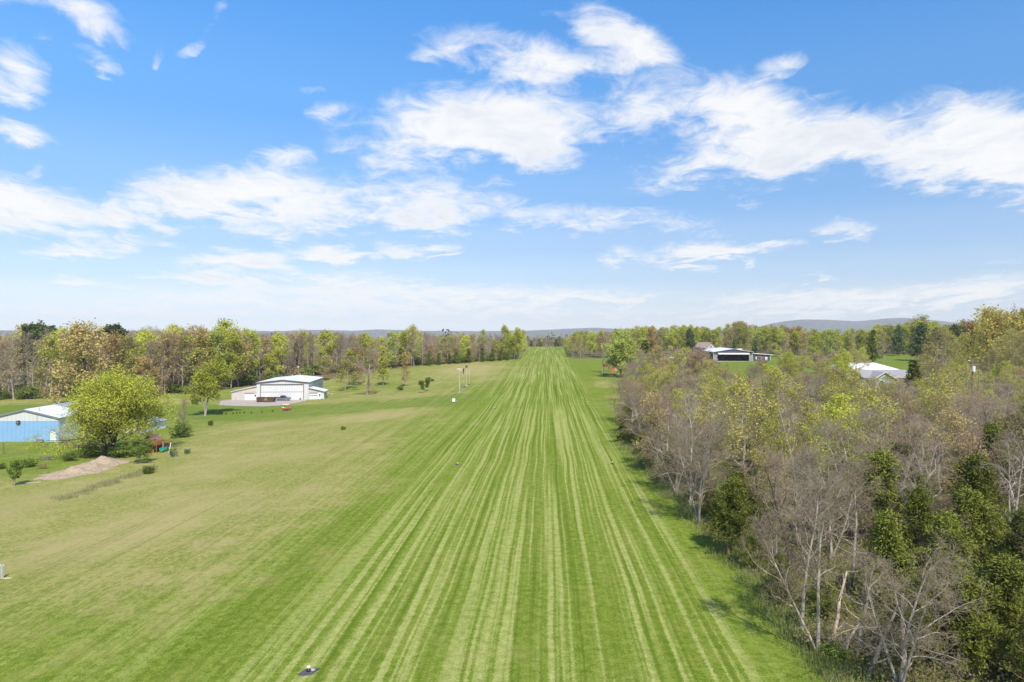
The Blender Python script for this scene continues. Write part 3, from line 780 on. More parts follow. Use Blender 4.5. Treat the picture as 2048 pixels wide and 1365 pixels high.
MB().box(-L2 - .2, L2 + .12, -Wd - .1, -Wd + .02, Hd, Hd + .12).box(-L2 - .2, L2 + .12, Wd - .02, Wd + .1, Hd, Hd + .12).box(-L2 - .2, -L2 - .06, -Wd, Wd, Hd, Hd + .12).box(L2, L2 + .12, -Wd, Wd, Hd, Hd + .12).build('rim', TRIMD, dm)
m = MB()
for r_, (x0, x1) in enumerate(((.25, .95), (.1, 1.1), (0, 1.25))):
    x = -.5 + x0; m = MB()
    while x < -.5 + x1: m.box(x, x + .09, -Wd - .1, -Wd - .075, 1.2 - r_ * .26, 1.34 - r_ * .26); x += .13
    m.build('lettering', YELP, dm)

def wheel(parent, x, y, r, w, out=-1):
    t = MB().cyl((x, y - w / 2, r), (x, y + w / 2, r), r, r, 18).build('wheel', BLACK, parent)
    MB().cyl((x, y + out * (w / 2 + .015), r), (x, y, r), r * .55, r * .55, 12).build('rim', SILV, t)
    return t
pp = at(565, 801.5)
pk = thing('pickup_truck', 'slate blue pickup truck parked before the white hangar door', 'pickup', pp, math.radians(-4))
hw = .95
body = [(-2.7, 0, .45), (-2.72, 0, 1.08), (-.55, 0, 1.1), (-.5, 0, 1.12), (1.2, 0, 1.16), (2.45, 0, 1.04), (2.66, 0, .9), (2.68, 0, .42), (2.2, 0, .36), (-2.1, 0, .36)]
MB().ext([(a, -hw, c) for a, _, c in body], (0, 2 * hw, 0)).build('body', PICK, pk, bevel=.04)
MB().box(-2.7, 2.6, -hw - .015, -hw - .002, .5, .78).build('side_stripe', SILV, pk)
m = MB(); cab = [(-.5, 1.1), (-.42, 1.72), (-.25, 1.8), (.55, 1.8), (.75, 1.74), (1.25, 1.16)]
m.ext([(a, -.8, c) for a, c in cab], (0, 1.6, 0)); cb = m.build('cab', PICK, pk, bevel=.03)
for sy in (-1, 1): MB().ext([(-.34, sy * .81, 1.2), (-.28, sy * .81, 1.68), (.5, sy * .81, 1.68), (.98, sy * .81, 1.2)], (0, sy * .01, 0)).build('side_window', GLASS, cb)
MB().ext([(.8, -.72, 1.72), (.8, .72, 1.72), (1.24, .72, 1.2), (1.24, -.72, 1.2)], (.02, 0, .02)).build('windscreen', GLASS, cb)
MB().box(-2.62, -.62, -.82, .82, 1.09, 1.115).build('truck_bed', BLACK, pk)
MB().box(2.62, 2.78, -.93, .93, .42, .6).build('bumper', SILV, pk)
for y in (-.7, .7): MB().box(2.6, 2.7, y - .15, y + .15, .72, .9).build('headlight', PLAINW, pk)
for x in (-1.7, 1.75):
    for sy in (-1, 1): wheel(pk, x, sy * .84, .37, .24, sy)

gp = at(573.5, 821.5)
gc = thing('golf_cart', 'red golf cart with cream roof on the grass before the hangar', 'golf cart', gp, math.radians(8))
MB().ext([(-1.3, -.55, .35), (-1.35, -.55, .75), (-1.0, -.55, .84), (-.1, -.55, .8), (0, -.55, .35)], (0, 1.1, 0)).build('rear_body', CARTR, gc, bevel=.05)
MB().ext([(.55, -.52, .3), (.6, -.52, .95), (.85, -.52, 1.0), (1.25, -.52, .75), (1.3, -.52, .42), (1.1, -.52, .3)], (0, 1.04, 0)).build('front_cowl', CARTR, gc, bevel=.06)
MB().box(-.1, .7, -.52, .52, .26, .34).build('floor', BLACK, gc)
MB().box(-.85, -.2, -.5, .5, .84, .96).box(-.98, -.82, -.5, .5, .9, 1.35).build('seat', CREAM, gc, bevel=.04)
MB().box(-.7, -.3, -.3, .0, .96, 1.3).build('seat_bag', BLACK, gc, bevel=.05)
MB().box(-1.35, -1.0, -.45, .45, .86, 1.0).build('rear_shelf', CREAM, gc)
m = MB()
for x, dx in ((-1.0, .1), (.68, -.14)):
    for y in (-.5, .5): MB().cyl((x, y, .85), (x + dx, y, 1.82), .025, .025, 6).build('roof_post', TRIMD, gc)
MB().box(-1.15, .75, -.6, .6, 1.8, 1.9).build('roof', CREAM, gc, bevel=.05)
MB().ext([(.68, -.48, 1.0), (.68, .48, 1.0), (.56, .48, 1.75), (.56, -.48, 1.75)], (.015, 0, 0)).build('windscreen', paint('clear_plastic', (.45, .5, .48), .1, .05, 2.), gc)
MB().cyl((.5, -.22, 1.12), (.47, -.22, 1.15), .18, .18, 12).cyl((.62, -.22, .8), (.49, -.22, 1.12), .02, .02, 6).build('steering_wheel', BLACK, gc)
for x in (-.95, .92):
    for sy in (-1, 1): wheel(gc, x, sy * .48, .23, .18, sy)

# ------------------------------------------------------------------ blue building
bp = on(49.5, 150); bp.x = -107.1
bb = thing('metal_building', 'metal building with blue wall below a white gable, partly behind the spreading tree', 'building', bp)
W, D, E, P_ = 15., 19., 5.2, 7.0
gable_block(W, D, E, P_).build('wall', PLAINW, bb)
MB().box(-7.52, 7.52, -.05, .01, -.5, 4.55).build('blue_siding', BLUE, bb)
MB().ext([(-7.5, -.03, 4.56), (7.5, -.03, 4.56), (7.5, -.03, 5.1), (0, -.03, 6.9), (-7.5, -.03, 5.1)], (0, .035, 0)).build('gable_siding', WHITE, bb)
gable_roof(W, D, E, P_, .3, .12).build('roof', ROOFW, bb)
m = MB(); k = (P_ - E) / 7.5
for y0, y1 in ((9.5, 18.9),): slab(m, (7.7, y0, E - .05 + .19), (.2, y0, P_ - .05 + .19), (.2, y1, P_ - .05 + .19), (7.7, y1, E - .05 + .19), .05)
m.build('roof_panel', ROOFG, bb)
m = MB()
for sx_ in (-1, 1): m.ext([(sx_ * 7.85, -.36, E - .2), (0, -.36, P_ - .14), (0, -.36, P_ + .16), (sx_ * 7.85, -.36, E + .1)], (0, .05, 0))
m.build('roof_trim', GREYT, bb)
o = MB().box(5.7, 6.9, -.12, -.05, .05, 2.15).build('door', PLAINW, bb); MB().box(6.72, 6.8, -.18, -.12, 1., 1.1).build('handle', BLACK, o)
o = MB().cyl((-1.3, -.35, 4.25), (-1.3, -.02, 4.25), .42, .42, 18).build('exhaust_fan', BLACK, bb); MB().box(-1.7, -.9, -.37, -.35, 4.22, 4.28).box(-1.33, -1.27, -.37, -.35, 3.85, 4.65).build('fan_guard', GALV, o)
MB().cyl((2.75, -.12, 4.5), (2.75, -.12, 7.4), .035, .035, 6).build('conduit', GALV, bb)
MB().cyl((2.1, 1.5, 6.6), (2.1, 1.5, 7.3), .13, .13, 8).cyl((2.1, 1.5, 7.25), (2.1, 1.5, 7.45), .26, .06, 8).build('roof_vent', GALV, bb)
q = on(79, 149.2)
ac = thing('air_conditioner', 'grey air conditioner unit standing against the blue wall', 'appliance', q)
MB().box(-.6, .6, -.35, .35, .08, .85).build('casing', GALV, ac, bevel=.03)
m = MB()
for i in range(8): m.box(-.52 + i * .135, -.47 + i * .135, -.38, -.352, .15, .78)
m.build('grille', TRIMD, ac)
q = on(262, 163)
sh = thing('shed', 'low white-walled shed with grey roof half hidden right of the spreading tree', 'shed', q, math.radians(-6))
gable_block(6., 9., 2.0, 2.7).build('wall', PLAINW, sh); gable_roof(6., 9., 2.0, 2.7, .35, .1).build('roof', ROOFG, sh)
MB().box(-.5, .5, -.06, .02, 0, 1.9).build('door', GREYT, sh)
q = on(165, 143)
tr_ = thing('flatbed_trailer', 'low wooden flatbed trailer standing under the branches by the blue building', 'trailer', q, math.radians(3))
MB().box(-3.2, 3.2, -1., 1., .62, .8).build('deck', WOODP, tr_); MB().box(-3.2, 3.2, -1.02, -.96, .8, 1.5).build('side_rail', paint('olive_rail', (.2, .2, .12), .8), tr_)
MB().box(3.2, 4.6, -.06, .06, .55, .68).build('drawbar', RUST, tr_)
for x in (-.5, .5):
    for sy in (-1, 1): wheel(tr_, x, sy * .9, .36, .22, sy)

# dirt heap: ridge with two tops, sunk into the lawn at its foot
q1, q2, q3, q4 = at(203, 929), at(160, 945), at(110, 956), at(70, 965)
gx = np.linspace(-105, -64, 150); gy = np.linspace(95, 135, 110); GX, GY = np.meshgrid(gx, gy)
def bump(q, h, rx_, ry_): return h * np.exp(-(((GX - q.x) / rx_) ** 2 + ((GY - q.y) / ry_) ** 2) ** .8)
hh = np.maximum.reduce([bump(q1, 1.45, 2.7, 2.8), bump(q2 + Vector((.4, 2.2, 0)), 1.45, 2.3, 2.6), bump(q2 + Vector((-1., -.3, 0)), 1.15, 3., 2.4), bump(q3, .6, 3., 1.5), bump(q4, .22, 3.4, 1.1)])
hh = hh * (.55 + .9 * fbm(GX / 1.7, GY / 1.7, 4)) + .3 * (fbm(GX * 1.3, GY * 1.3, 4) - .5) - .17
dv = np.stack([GX, GY, gz(GX, GY) + hh], -1).reshape(-1, 3)
I = np.arange(GX.size).reshape(GX.shape); df_ = np.stack([I[:-1, :-1], I[:-1, 1:], I[1:, 1:], I[1:, :-1]], -1).reshape(-1, 4)
keep = hh.ravel()[df_].max(1) > -.05
SOIL = paint('pale_dirt', (.38, .285, .19), .95, .3, 2.2, dirt=((.5, .41, .33), .7))
tag(link('dirt_pile', np_mesh('dirt_pile', [(dv, df_[keep], 0, None, True)], [SOIL])), 'long pale tan dirt heap with two tops on the lawn below the spreading tree', 'dirt pile')
m = MB(); q = at(97, 920); rg = random.Random(3)
for i in range(46):
    a = rg.random() * 6.28; r_ = rg.random() * 1.2; x, y = q.x + math.cos(a) * r_, q.y + math.sin(a) * r_ * .8
    a2 = rg.random() * 6.28; l = rg.uniform(.4, 1.); z = q.z + .1 + (1.2 - r_) * .45 * rg.random()
    m.cyl((x - math.cos(a2) * l / 2, y - math.sin(a2) * l / 2, z), (x + math.cos(a2) * l / 2, y + math.sin(a2) * l / 2, z + rg.uniform(-.1, .2)), .05, .03, 5)
tag(m.build('brush_pile', paint('grey_brushwood', (.28, .23, .2), .9, .3, 4.)), 'small heap of grey cut branches on the lawn behind the dirt', 'brush pile')
m = MB(); q = at(7, 908); m.cyl((q.x, q.y, q.z - .2), (q.x, q.y, q.z + 2.2), .13, .12, 8)
tag(m.build('wooden_post', WOODP), 'lone brown wooden post on the lawn before the blue wall', 'post')

# play set
q = at(312, 905)
ps = thing('play_set', 'wooden play tower with green slide and swing beam on the lawn', 'play set', q, math.radians(-14))
m = MB()
for x in (-.8, .8):
    for y in (-.8, .8): MB().box(x - .06, x + .06, y - .06, y + .06, -.1, 3.2 if x < 0 else 2.6).build('post', WOODR, ps)
MB().box(-.95, .95, -.95, .95, 1.5, 1.6).build('platform', WOODR, ps)
m = MB()
for i in range(10): x = -.85 + i * .185; m.box(x, x + .15, -.98, -.93, 1.6, 2.5)
for i in range(10): y = -.85 + i * .185; m.box(.93, .98, y, y + .15, 1.6, 2.5)
m.box(-.95, .95, -1.02, -.98, 2.42, 2.52).build('railing', WOODR, ps)
m = MB(); slab(m, (-1.9, -1.1, 2.75), (-.7, -1.1, 3.55), (-.7, 1.1, 3.55), (-1.9, 1.1, 2.75), .06); slab(m, (.5, -1.1, 2.7), (-.7, -1.1, 3.55), (-.7, 1.1, 3.55), (.5, 1.1, 2.7), .06); m.build('roof', PURP, ps)
MB().box(-.95, .95, .9, .95, .1, 1.4).build('lower_panel', WOODR, ps); MB().box(-.9, .3, -.95, -.9, .05, .75).build('lower_panel', WOODR, ps)
m = MB()
for i in range(9):
    t0, t1 = i / 9, (i + 1) / 9
    f_ = lambda t: (-1. - 2.9 * t, -.5 - .9 * t, 1.55 * (1 - t) ** 1.15 + .18)
    a, b_ = f_(t0), f_(t1)
    m.ext([(a[0], a[1] - .28, a[2]), (a[0], a[1] + .28, a[2]), (b_[0], b_[1] + .28, b_[2]), (b_[0], b_[1] - .28, b_[2])], (0, 0, -.05))
    for s_2 in (-.28, .28): m.ext([(a[0], a[1] + s_2, a[2]), (b_[0], b_[1] + s_2, b_[2]), (b_[0], b_[1] + s_2, b_[2] + .18), (a[0], a[1] + s_2, a[2] + .18)], (0, .05 if s_2 > 0 else -.05, 0))
m.build('slide', GREENP, ps)
MB().box(.98, 3.6, -.07, .07, 2.05, 2.2).build('swing_beam', WOODR, ps)
MB().cyl((3.5, 0, 2.1), (4.0, -1.2, 0), .06, .06, 6).build('beam_leg', PLAINW, ps); MB().cyl((3.5, 0, 2.1), (4.0, 1.2, 0), .06, .06, 6).build('beam_leg', WOODR, ps)
o = MB().box(1.3, 2.0, -.5, .5, .42, .52).box(1.2, 1.32, -.5, .5, .5, .95).box(1.98, 2.1, -.5, .5, .5, .95).build('glider_swing', GREENP, ps, bevel=.03)
MB().cyl((1.65, -.05, .5), (1.65, -.05, 2.05), .02, .02, 5).cyl((1.65, .05, .5), (1.65, .05, 2.05), .02, .02, 5).build('rope', PLAINW, o)
q = at(331, 902)
m = MB().ell((q.x, q.y, q.z + .35), .55, .5, .45, 10, 6).box(q.x - .5, q.x + .5, q.y - .1, q.y + .1, q.z, q.z + .9)
tag(m.build('tarp_bundle', paint('dark_tarp', (.08, .095, .1), .7, .2, 4.)), 'dark grey tarp bundle beside the leg of the play set swing', 'tarp')

WIRE = paint('wire_netting', (.4, .42, .38), .6, .1, 4.)
def cage(px, base, label, posts=GALV):
    q = at(px, base); t = thing('tree_cage', label, 'plant cage', q, .2, 'wire cages round young trees')
    m = MB()
    for x in (-.55, .55):
        for y in (-.4, .4): MB().cyl((x, y, -.1), (x, y, 1.25), .035, .03, 6).build('stake', posts, t)
    m = MB()
    for z in (.1, .35, .6, .85, 1.1):
        m.cyl((-.55, -.4, z), (.55, -.4, z), .012, .012, 4).cyl((-.55, .4, z), (.55, .4, z), .012, .012, 4).cyl((-.55, -.4, z), (-.55, .4, z), .012, .012, 4).cyl((.55, -.4, z), (.55, .4, z), .012, .012, 4)
    for i in range(1, 6): x = -.55 + i * .183; m.cyl((x, -.4, .1), (x, -.4, 1.1), .012, .012, 4).cyl((x, .4, .1), (x, .4, 1.1), .012, .012, 4)
    m.build('netting', WIRE, t)
    return q
cq = [cage(347, 914, 'wire cage with pale stakes, next to the play set'), cage(374, 907, 'wire cage full of green leaves, right of the other cage')]

# leaning dark panel beside the vine-grown shrub
q = at(356, 873)
m = MB().ext([(q.x - .6, q.y - .2, q.z), (q.x + .5, q.y - .4, q.z), (q.x + .75, q.y + .4, q.z + 2.6), (q.x + .45, q.y + .5, q.z + 2.6)], (.05, .1, 0))
tag(m.build('leaning_panel', paint('dark_blue_panel', (.05, .07, .1), .5, .15, 2.)), 'dark blue panel leaning on the vine-grown shrub in the field', 'panel')

# fallen boom, ball lamp, planters
q = at(641, 799.5); q2_ = at(659, 790)
m = MB().cyl((q.x, q.y, q.z + .15), (q2_.x, q2_.y, q2_.z + .6), .13, .1, 8).cyl((q2_.x - 1.5, q2_.y, q2_.z + .9), (q2_.x + 1.2, q2_.y + 1, q2_.z + .2), .08, .08, 8).cyl((q2_.x, q2_.y, q2_.z), (q2_.x - .6, q2_.y, q2_.z + 1.1), .08, .08, 8)
tag(m.build('metal_boom', GALV), 'grey metal boom lying in the grass right of the hangar', 'boom')
q = on(596.5, 285); t = thing('yard_lamp', 'slim pole with a white ball lamp behind the hangar roof', 'lamp', q)
MB().cyl((0, 0, -.2), (0, 0, 7.9), .07, .05, 8).build('pole', GALV, t); MB().ell((0, 0, 8.15), .3, .3, .3).build('lamp_globe', PLAINW, t)
for i, (px, lb) in enumerate(((590, 'thin bare sapling in a brown planter before the bifold door, nearer the pickup'), (601, 'thin bare sapling in a brown planter, by the right end of the bifold door'))):
    q = at(px, 799.8); t = thing('planter', lb, 'planter', q, 0, 'planters before the hangar')
    MB().cyl((0, 0, 0), (0, 0, .5), .38, .5, 12).build('pot', RUST, t)
    MB().cyl((0, 0, .5), (.2 - i * .5, 0, 3.6), .035, .02, 5).cyl((.08, 0, 1.6), (.5, .1, 3.), .015, .01, 4).cyl((.0, 0, 2), (-.4, .1, 3.2), .015, .01, 4).build('stem', BARK['grey'], t)

# ------------------------------------------------------------------ field masts, markers
def mast(px, base, top, label, name='bird_mast', r=.05):
    q = at(px, base); h = (base - top) / F * q.y
    t = thing(name, label, 'pole', q); MB().cyl((0, 0, -.3), (0, 0, h), r, r * .7, 8).build('pole', paint('pale_mast', (.62, .6, .58), .5, .1, 3.), t)
    return t, h
t, h = mast(919, 785, 738, 'tall pale pole carrying a rack of cream birdhouse gourds in the field', 'gourd_rack')
MB().box(-.12, .12, -.12, .12, 1.0, 3.4).build('lower_sleeve', GALV, t); MB().box(-.6, .6, -.6, .6, -.05, .12).build('footing', CONC, t)
MB().box(-.8, .8, -.03, .03, h - .48, h - .43).box(-.03, .03, -.8, .8, h - .48, h - .43).build('rack_arm', GALV, t)
for x, y in ((-.75, 0), (-.3, .1), (.4, 0), (.8, 0), (0, .75), (0, -.75)): MB().ell((x, y, h - .1 - (.35 if x == .4 else 0)), .15, .15, .19).build('gourd', CREAM, t)
t, h = mast(933, 772, 731, 'tall pale pole with a dark birdhouse on top, in the field', 'bird_house_pole')
MB().box(-.35, .35, -.35, .35, h - .9, h).build('bird_house', TRIMD, t); MB().box(-.5, .5, -.5, .5, -.05, .2).build('footing', CONC, t)
t, h = mast(938.5, 770, 733, 'plain tall pale pole, rightmost of the field poles', 'field_pole')
MB().box(-.3, .3, -.3, .3, -.05, .35).build('footing', RUST, t)
t, h = mast(928, 776, 737, 'thin pole holding a limp dark red windsock in the field', 'windsock', .035)
m = MB()
for i in range(6): z = h - .1 - i * .33; m.cyl((-.18 + .05 * math.sin(i * 1.7), 0, z), (-.18 + .05 * math.sin((i + 1) * 1.7), 0, z - .33), .3 - .03 * i, .27 - .03 * i, 8)
m.build('sock', paint('dark_red_cloth', (.12, .03, .05), .8, .2, 4.), t)
MB().box(-.25, .55, -.2, .2, 0, .5).build('base_weight', TRIMD, t)
q = at(907.5, 805.5); t = thing('cabinet', 'white box cabinet on a dark base, alone in the grass by the strip', 'cabinet', q)
MB().box(-.42, .42, -.35, .35, .22, 1.1).build('housing', PLAINW, t, bevel=.03); MB().box(-.45, .45, -.38, .38, -.1, .22).build('base', TRIMD, t)

MAT_ = paint('black_ground_mat', (.085, .085, .105), .8, .25, 5.)
LAMPC = paint('lamp_cream_glass', (.75, .66, .45), .4, .08, 4.)
STONE = paint('grey_stone', (.4, .37, .33), .9, .2, 4.)
def marker(p, label):
    t = thing('edge_light', label, 'light', p, 0, 'edge lights along the grass strip')
    m = MB(); rg = random.Random(5); pts = [(-.62, -.42), (-.2, -.5), (.35, -.28), (.5, .1), (.62, .5), (.2, .46), (-.28, .36), (-.45, .05)]
    m.ext([(x, y, .07) for x, y in pts], (0, 0, -.12)).build('ground_mat', MAT_, t)
    MB().cyl((0, .02, .06), (0, .02, .14), .17, .16, 12).build('lamp_base', BLACK, t)
    MB().cyl((0, .02, .14), (0, .02, .3), .03, .03, 8).build('stem', GALV, t)
    MB().ell((0, .02, .36), .15, .15, .1, 12, 6).build('lamp_dome', LAMPC, t)
    m = MB().ell((.2, .2, .07), .24, .16, .08, 8, 5); m.build('stone', STONE, t)
    return t
mk = marker(at(617, 1345), 'cream edge light on a black mat, nearest of all, at the bottom')
for i, (px, py, lb) in enumerate(((915, 930, 'second nearest cream edge light along the left side of the strip'), (1225, 928, 'nearest cream edge light along the right side of the strip'),
                                  (988, 818, 'small edge light left of the strip, level with the golf cart'), (1178, 806, 'small edge light right of the strip, level with the hangar apron'),
                                  (930, 789, 'small edge light at the foot of the field poles'), (1064, 708, 'small edge light far off beside the left woodland'), (913, 804, 'small edge light just right of the white cabinet'))):
    c = copy_tree(mk); c.location = at(px, py); c['label'] = lb; c.rotation_euler.z = i * 1.1
    c.scale = (.75,) * 3
mk.scale = (.85,) * 3
q = at(4, 1157); t = thing('tree_guard', 'grey mesh tree guard on a stake at the left edge of the field', 'tree guard', q)
MB().cyl((0, 0, 0), (0, 0, 1.1), .12, .12, 10).build('mesh_tube', WIRE, t); MB().cyl((-.1, 0, -.1), (-.1, 0, 1.25), .025, .025, 6).build('stake', PLAINW, t); MB().cyl((.1, .05, -.1), (.1, .05, 1.2), .025, .025, 6).build('stake', PLAINW, t)
q = at(13, 1158); m = MB().ext([(-.35, -.12, .02), (.05, -.16, .02), (.4, .1, .02), (-.1, .06, .02)], (0, 0, .07))
tag(m.build('wood_slab', paint('fresh_split_wood', (.62, .47, .3), .8, .15, 5.), None, q), 'pale split wood slab lying beside the tree guard', 'wood slab')

# ------------------------------------------------------------------ buildings on the right
q = on(1466, 352)
dh = thing('dark_hangar', 'dark grey hangar with white roof, its wide door folded up', 'hangar', q, math.radians(-5))
W, D, E, P_ = 20., 30., 4.7, 6.3
m = MB()                                                                                # shell with a real opening
m.ext([(-10, 0, -.5), (-7.6, 0, -.5), (-7.6, 0, 4.3), (-10, 0, 4.3)], (0, .25, 0)).ext([(8, 0, -.5), (10, 0, -.5), (10, 0, 4.3), (8, 0, 4.3)], (0, .25, 0))
m.ext([(-10, 0, 4.3), (10, 0, 4.3), (10, 0, E), (0, 0, P_), (-10, 0, E)], (0, .25, 0))
m.box(-10, -9.8, .25, D, -.5, E).box(9.8, 10, .25, D, -.5, E).box(-9.8, 9.8, D - .2, D, -.5, E)
m.build('wall', DARKW, dh)
MB().box(-9.8, 9.8, .3, D - .3, -.3, .04).build('floor', CONC, dh)
gable_roof(W, D, E, P_, .5, .14).build('roof', ROOFW, dh)
MB().ext([(-7.6, -.1, 4.25), (-7.6, -2., 3.75), (-7.6, -2., 3.6), (-7.6, -.1, 3.3)], (15.6, 0, 0)).build('folded_door', PLAINW, dh)
for x in (-9.95, 9.8): MB().box(x, x + .12, -.12, -.02, 0, 4.6).build('corner_trim', PLAINW, dh)
for x0, x1 in ((-9.8, -7.7), (8.05, 9.8)): MB().box(x0, x1, -.06, -.01, -.3, 3.3).build('lower_panel', paint('grey_stone_panel', (.3, .27, .26), .9, .15, 2.), dh)
for b6 in ((-6, -3, 6, 10, .05, 1.8), (2, 6, 8, 12, .05, 1.5), (-1, 1, 14, 18, .05, 2.2)): MB().box(*b6).build('stored_goods', TRIMD, dh)
MB().box(6.5, 9, 18, 20, E + .4, E + 1.4).build('roof_box', TAN, dh)
m = MB().box(10.02, 19, 1., 12, -.5, 3.2); m.build('side_wall', DARKW, dh)
m = MB(); slab(m, (10.02, .4, 4.0), (20.2, .4, 3.4), (20.2, 12.5, 3.4), (10.02, 12.5, 4.0), .16); m.build('side_roof', ROOFW, dh)
window(dh, 13.2, 1.1, 1.9, 1.1, 1.)
for x in (11.6, 14.3): MB().box(x, x + .5, .93, 1.01, 1.0, 2.3).build('shutter', PLAINW, dh)
MB().box(16.4, 17.5, .9, 1.02, 0, 2.2).build('side_door', PLAINW, dh); MB().box(18.9, 19.06, .9, 1.0, 0, 3.2).build('corner_trim', PLAINW, dh)
MB().box(-10.5, 9.5, -4, -.15, -.3, .06).build('apron', CONC, dh)

q = on(1422, 425); t = thing('house', 'house with steep pinkish tan roof behind the dark hangar', 'house', q, math.radians(20))
gable_block(8, 12, 3.8, 7.).build('wall', BLOCK, t); gable_roof(8, 12, 3.8, 7., .5, .15).build('roof', TANSH, t); window(t, 0, 4., 1., 1.2); window(t, -2.4, 1.2, 1.2, 1.5); window(t, 2.4, 1.2, 1.2, 1.5)
q = on(1568, 372); t = thing('carport', 'small open carport with flat pale roof right of the dark hangar', 'carport', q)
MB().box(-2.4, 2.4, -2, 3, 2.7, 2.85).build('roof', ROOFG, t)
m = MB()
for x in (-2.2, 2.2):
    for y in (-1.7, 2.7): MB().box(x - .1, x + .1, y - .1, y + .1, -.5, 2.7).build('post', TAN, t)
m; MB().box(-2.2, 1., -.5, 1.5, 0, 1.).build('stacked_goods', TAN, t)

q = on(1745, 252)
wh = thing('white_roofed_house', 'house with broad white metal hip roof beyond the woods', 'house', q, math.radians(3))
MB().box(-11, 10, 0, 13, -1, 3.2).build('wall', TAN, wh)
m = MB(); e, p = 3.3, 5.7; A_, B_, C_, D_ = (-11.6, -.6, e), (10.6, -.6, e), (10.6, 13.6, e), (-11.6, 13.6, e); R1_, R2_ = (-9.5, 6.5, p), (4.6, 6.5, p)
for poly in ((A_, B_, R2_, R1_), (C_, D_, R1_, R2_), (B_, C_, R2_), (D_, A_, R1_)): m.ext(list(poly), (0, 0, -.14))
m.build('roof', ROOFW, wh)
MB().cyl((-1., 5.2, 5.), (-1., 5.2, 6.1), .13, .13, 8).cyl((-1, 5.2, 6.05), (-1, 5.2, 6.25), .28, .1, 8).build('roof_vent', GALV, wh)
window(wh, -6, 1., 1.6, 1.3); window(wh, 0, 1., 1.6, 1.3)
q = on(1776, 226)
gh = thing('grey_roofed_house', 'house with grey shingle roof and front gable before the white roof', 'house', q, math.radians(2))
MB().box(-8, 8, 0, 9, -1, 3.).build('wall', paint('grey_lap_siding', (.42, .43, .44), .7, .08, 1.5), gh)
m = MB(); slab(m, (-8.6, -.5, 2.95), (8.6, -.5, 2.95), (8.6, 4.5, 5.4), (-8.6, 4.5, 5.4), .15); slab(m, (-8.6, 9.5, 2.95), (8.6, 9.5, 2.95), (8.6, 4.5, 5.4), (-8.6, 4.5, 5.4), .15); m.build('roof', SHINGLE, gh)
gw = MB().ext([(-7., -3.2, -1), (1., -3.2, -1), (1., -3.2, 2.6), (-3., -3.2, 4.9), (-7., -3.2, 2.6)], (0, 3.19, 0)).build('front_gable', paint('grey_lap_siding', (.42, .43, .44)), gh)
m = MB(); k_ = 2.3 / 4
for s_2 in (-1, 1): slab(m, (-3 + s_2 * 4.6, -3.7, 2.6 - .6 * k_ + .15), (-3, -3.7, 5.05), (-3, 3.6, 5.05), (-3 + s_2 * 4.6, 3.6, 2.6 - .6 * k_ + .15), .13)
m.build('gable_roof', SHINGLE, gh)
m = MB()
for s_2 in (-1, 1): m.ext([(-3 + s_2 * 4.65, -3.78, 2.2), (-3, -3.78, 4.88), (-3, -3.78, 5.12), (-3 + s_2 * 4.65, -3.78, 2.45)], (0, .07, 0))
m.build('gable_trim', PLAINW, gh); window(gh, -4., .6, 1., 1.7, -3.2)
q = on(1608, 205); t = thing('tan_shed', 'small tan-roofed shed nearly hidden by budding trees', 'shed', q, math.radians(12))
gable_block(5, 6, 2.4, 3.8).build('wall', WOODP, t)
gable_roof(5, 6, 2.4, 3.8, .4, .1).build('roof', paint('pale_tan_roof', (.55, .46, .42), .8, .15, 2.), t)
q = on(1690, 330); t = thing('brick_house', 'red brick house end with white gable trim behind a bright green tree', 'house', q, math.radians(0))
gable_block(5, 10, 3.4, 5.3).build('wall', BRICK, t); gable_roof(5, 10, 3.4, 5.3, .5, .14).build('roof', SHINGLE, t)
m = MB()
for s_2 in (-1, 1): m.ext([(s_2 * 3.05, -.58, 3.1), (0, -.58, 5.4), (0, -.58, 5.65), (s_2 * 3.05, -.58, 3.35)], (0, .06, 0))
m.build('gable_trim', PLAINW, t); window(t, .8, 1., .9, 1.5)

q = at(1228, 750); q.y = 318; q = on(1226, 318)
ph = thing('play_hut', 'small red wooden play hut under the light green tree by the strip', 'hut', q, math.radians(-8))
MB().ext([(-1.1, -1.2, -.2), (2.4, -1.2, -.2), (2.4, -1.2, 2.2), (.9, -1.2, 2.9), (-1.1, -1.2, 2.9)], (0, 2.4, 0)).build('wall', REDP, ph)
MB().box(-4.6, -1.12, -1., 1.4, 2.1, 3.3).build('raised_deck', REDD, ph); MB().box(-4.5, -4.3, -.9, -.7, -.2, 2.1).build('deck_post', REDD, ph); MB().box(-4.5, -4.3, 1.1, 1.3, -.2, 2.1).build('deck_post', REDD, ph)
MB().box(-1.2, .2, -1.25, 1.3, 2.9, 3.0).build('roof', REDD, ph); MB().box(.9, 1.7, -1.24, -1.19, .1, 1.7).build('doorway', paint('peach_boards', (.6, .33, .22), .8, .15, 3.), ph)

# airplane: lofted fuselage, low wing, swept fin
q = on(1337, 385); q.z += .0
pl = thing('light_airplane', 'small white airplane parked on grass among budding trees', 'airplane', q, math.radians(-22))
def loft(secs, n=12):
    m = MB(); vs = []
    for x, z, ry, rz_ in secs:
        for i in range(n): a = 2 * PI * i / n; vs.append((x, math.cos(a) * ry, z + math.sin(a) * rz_))
    fs = [(j * n + i, j * n + (i + 1) % n, (j + 1) * n + (i + 1) % n, (j + 1) * n + i) for j in range(len(secs) - 1) for i in range(n)]
    fs += [tuple(range(n))[::-1], tuple(range((len(secs) - 1) * n, len(secs) * n))]
    return m.add(vs, fs)
loft([(-3.6, 1.35, .06, .1), (-2.5, 1.3, .22, .25), (-1., 1.25, .45, .48), (.3, 1.3, .56, .62), (1.4, 1.2, .55, .52), (2.6, 1.15, .42, .4), (3.2, 1.15, .2, .2)]).build('fuselage', PLAINW, pl)
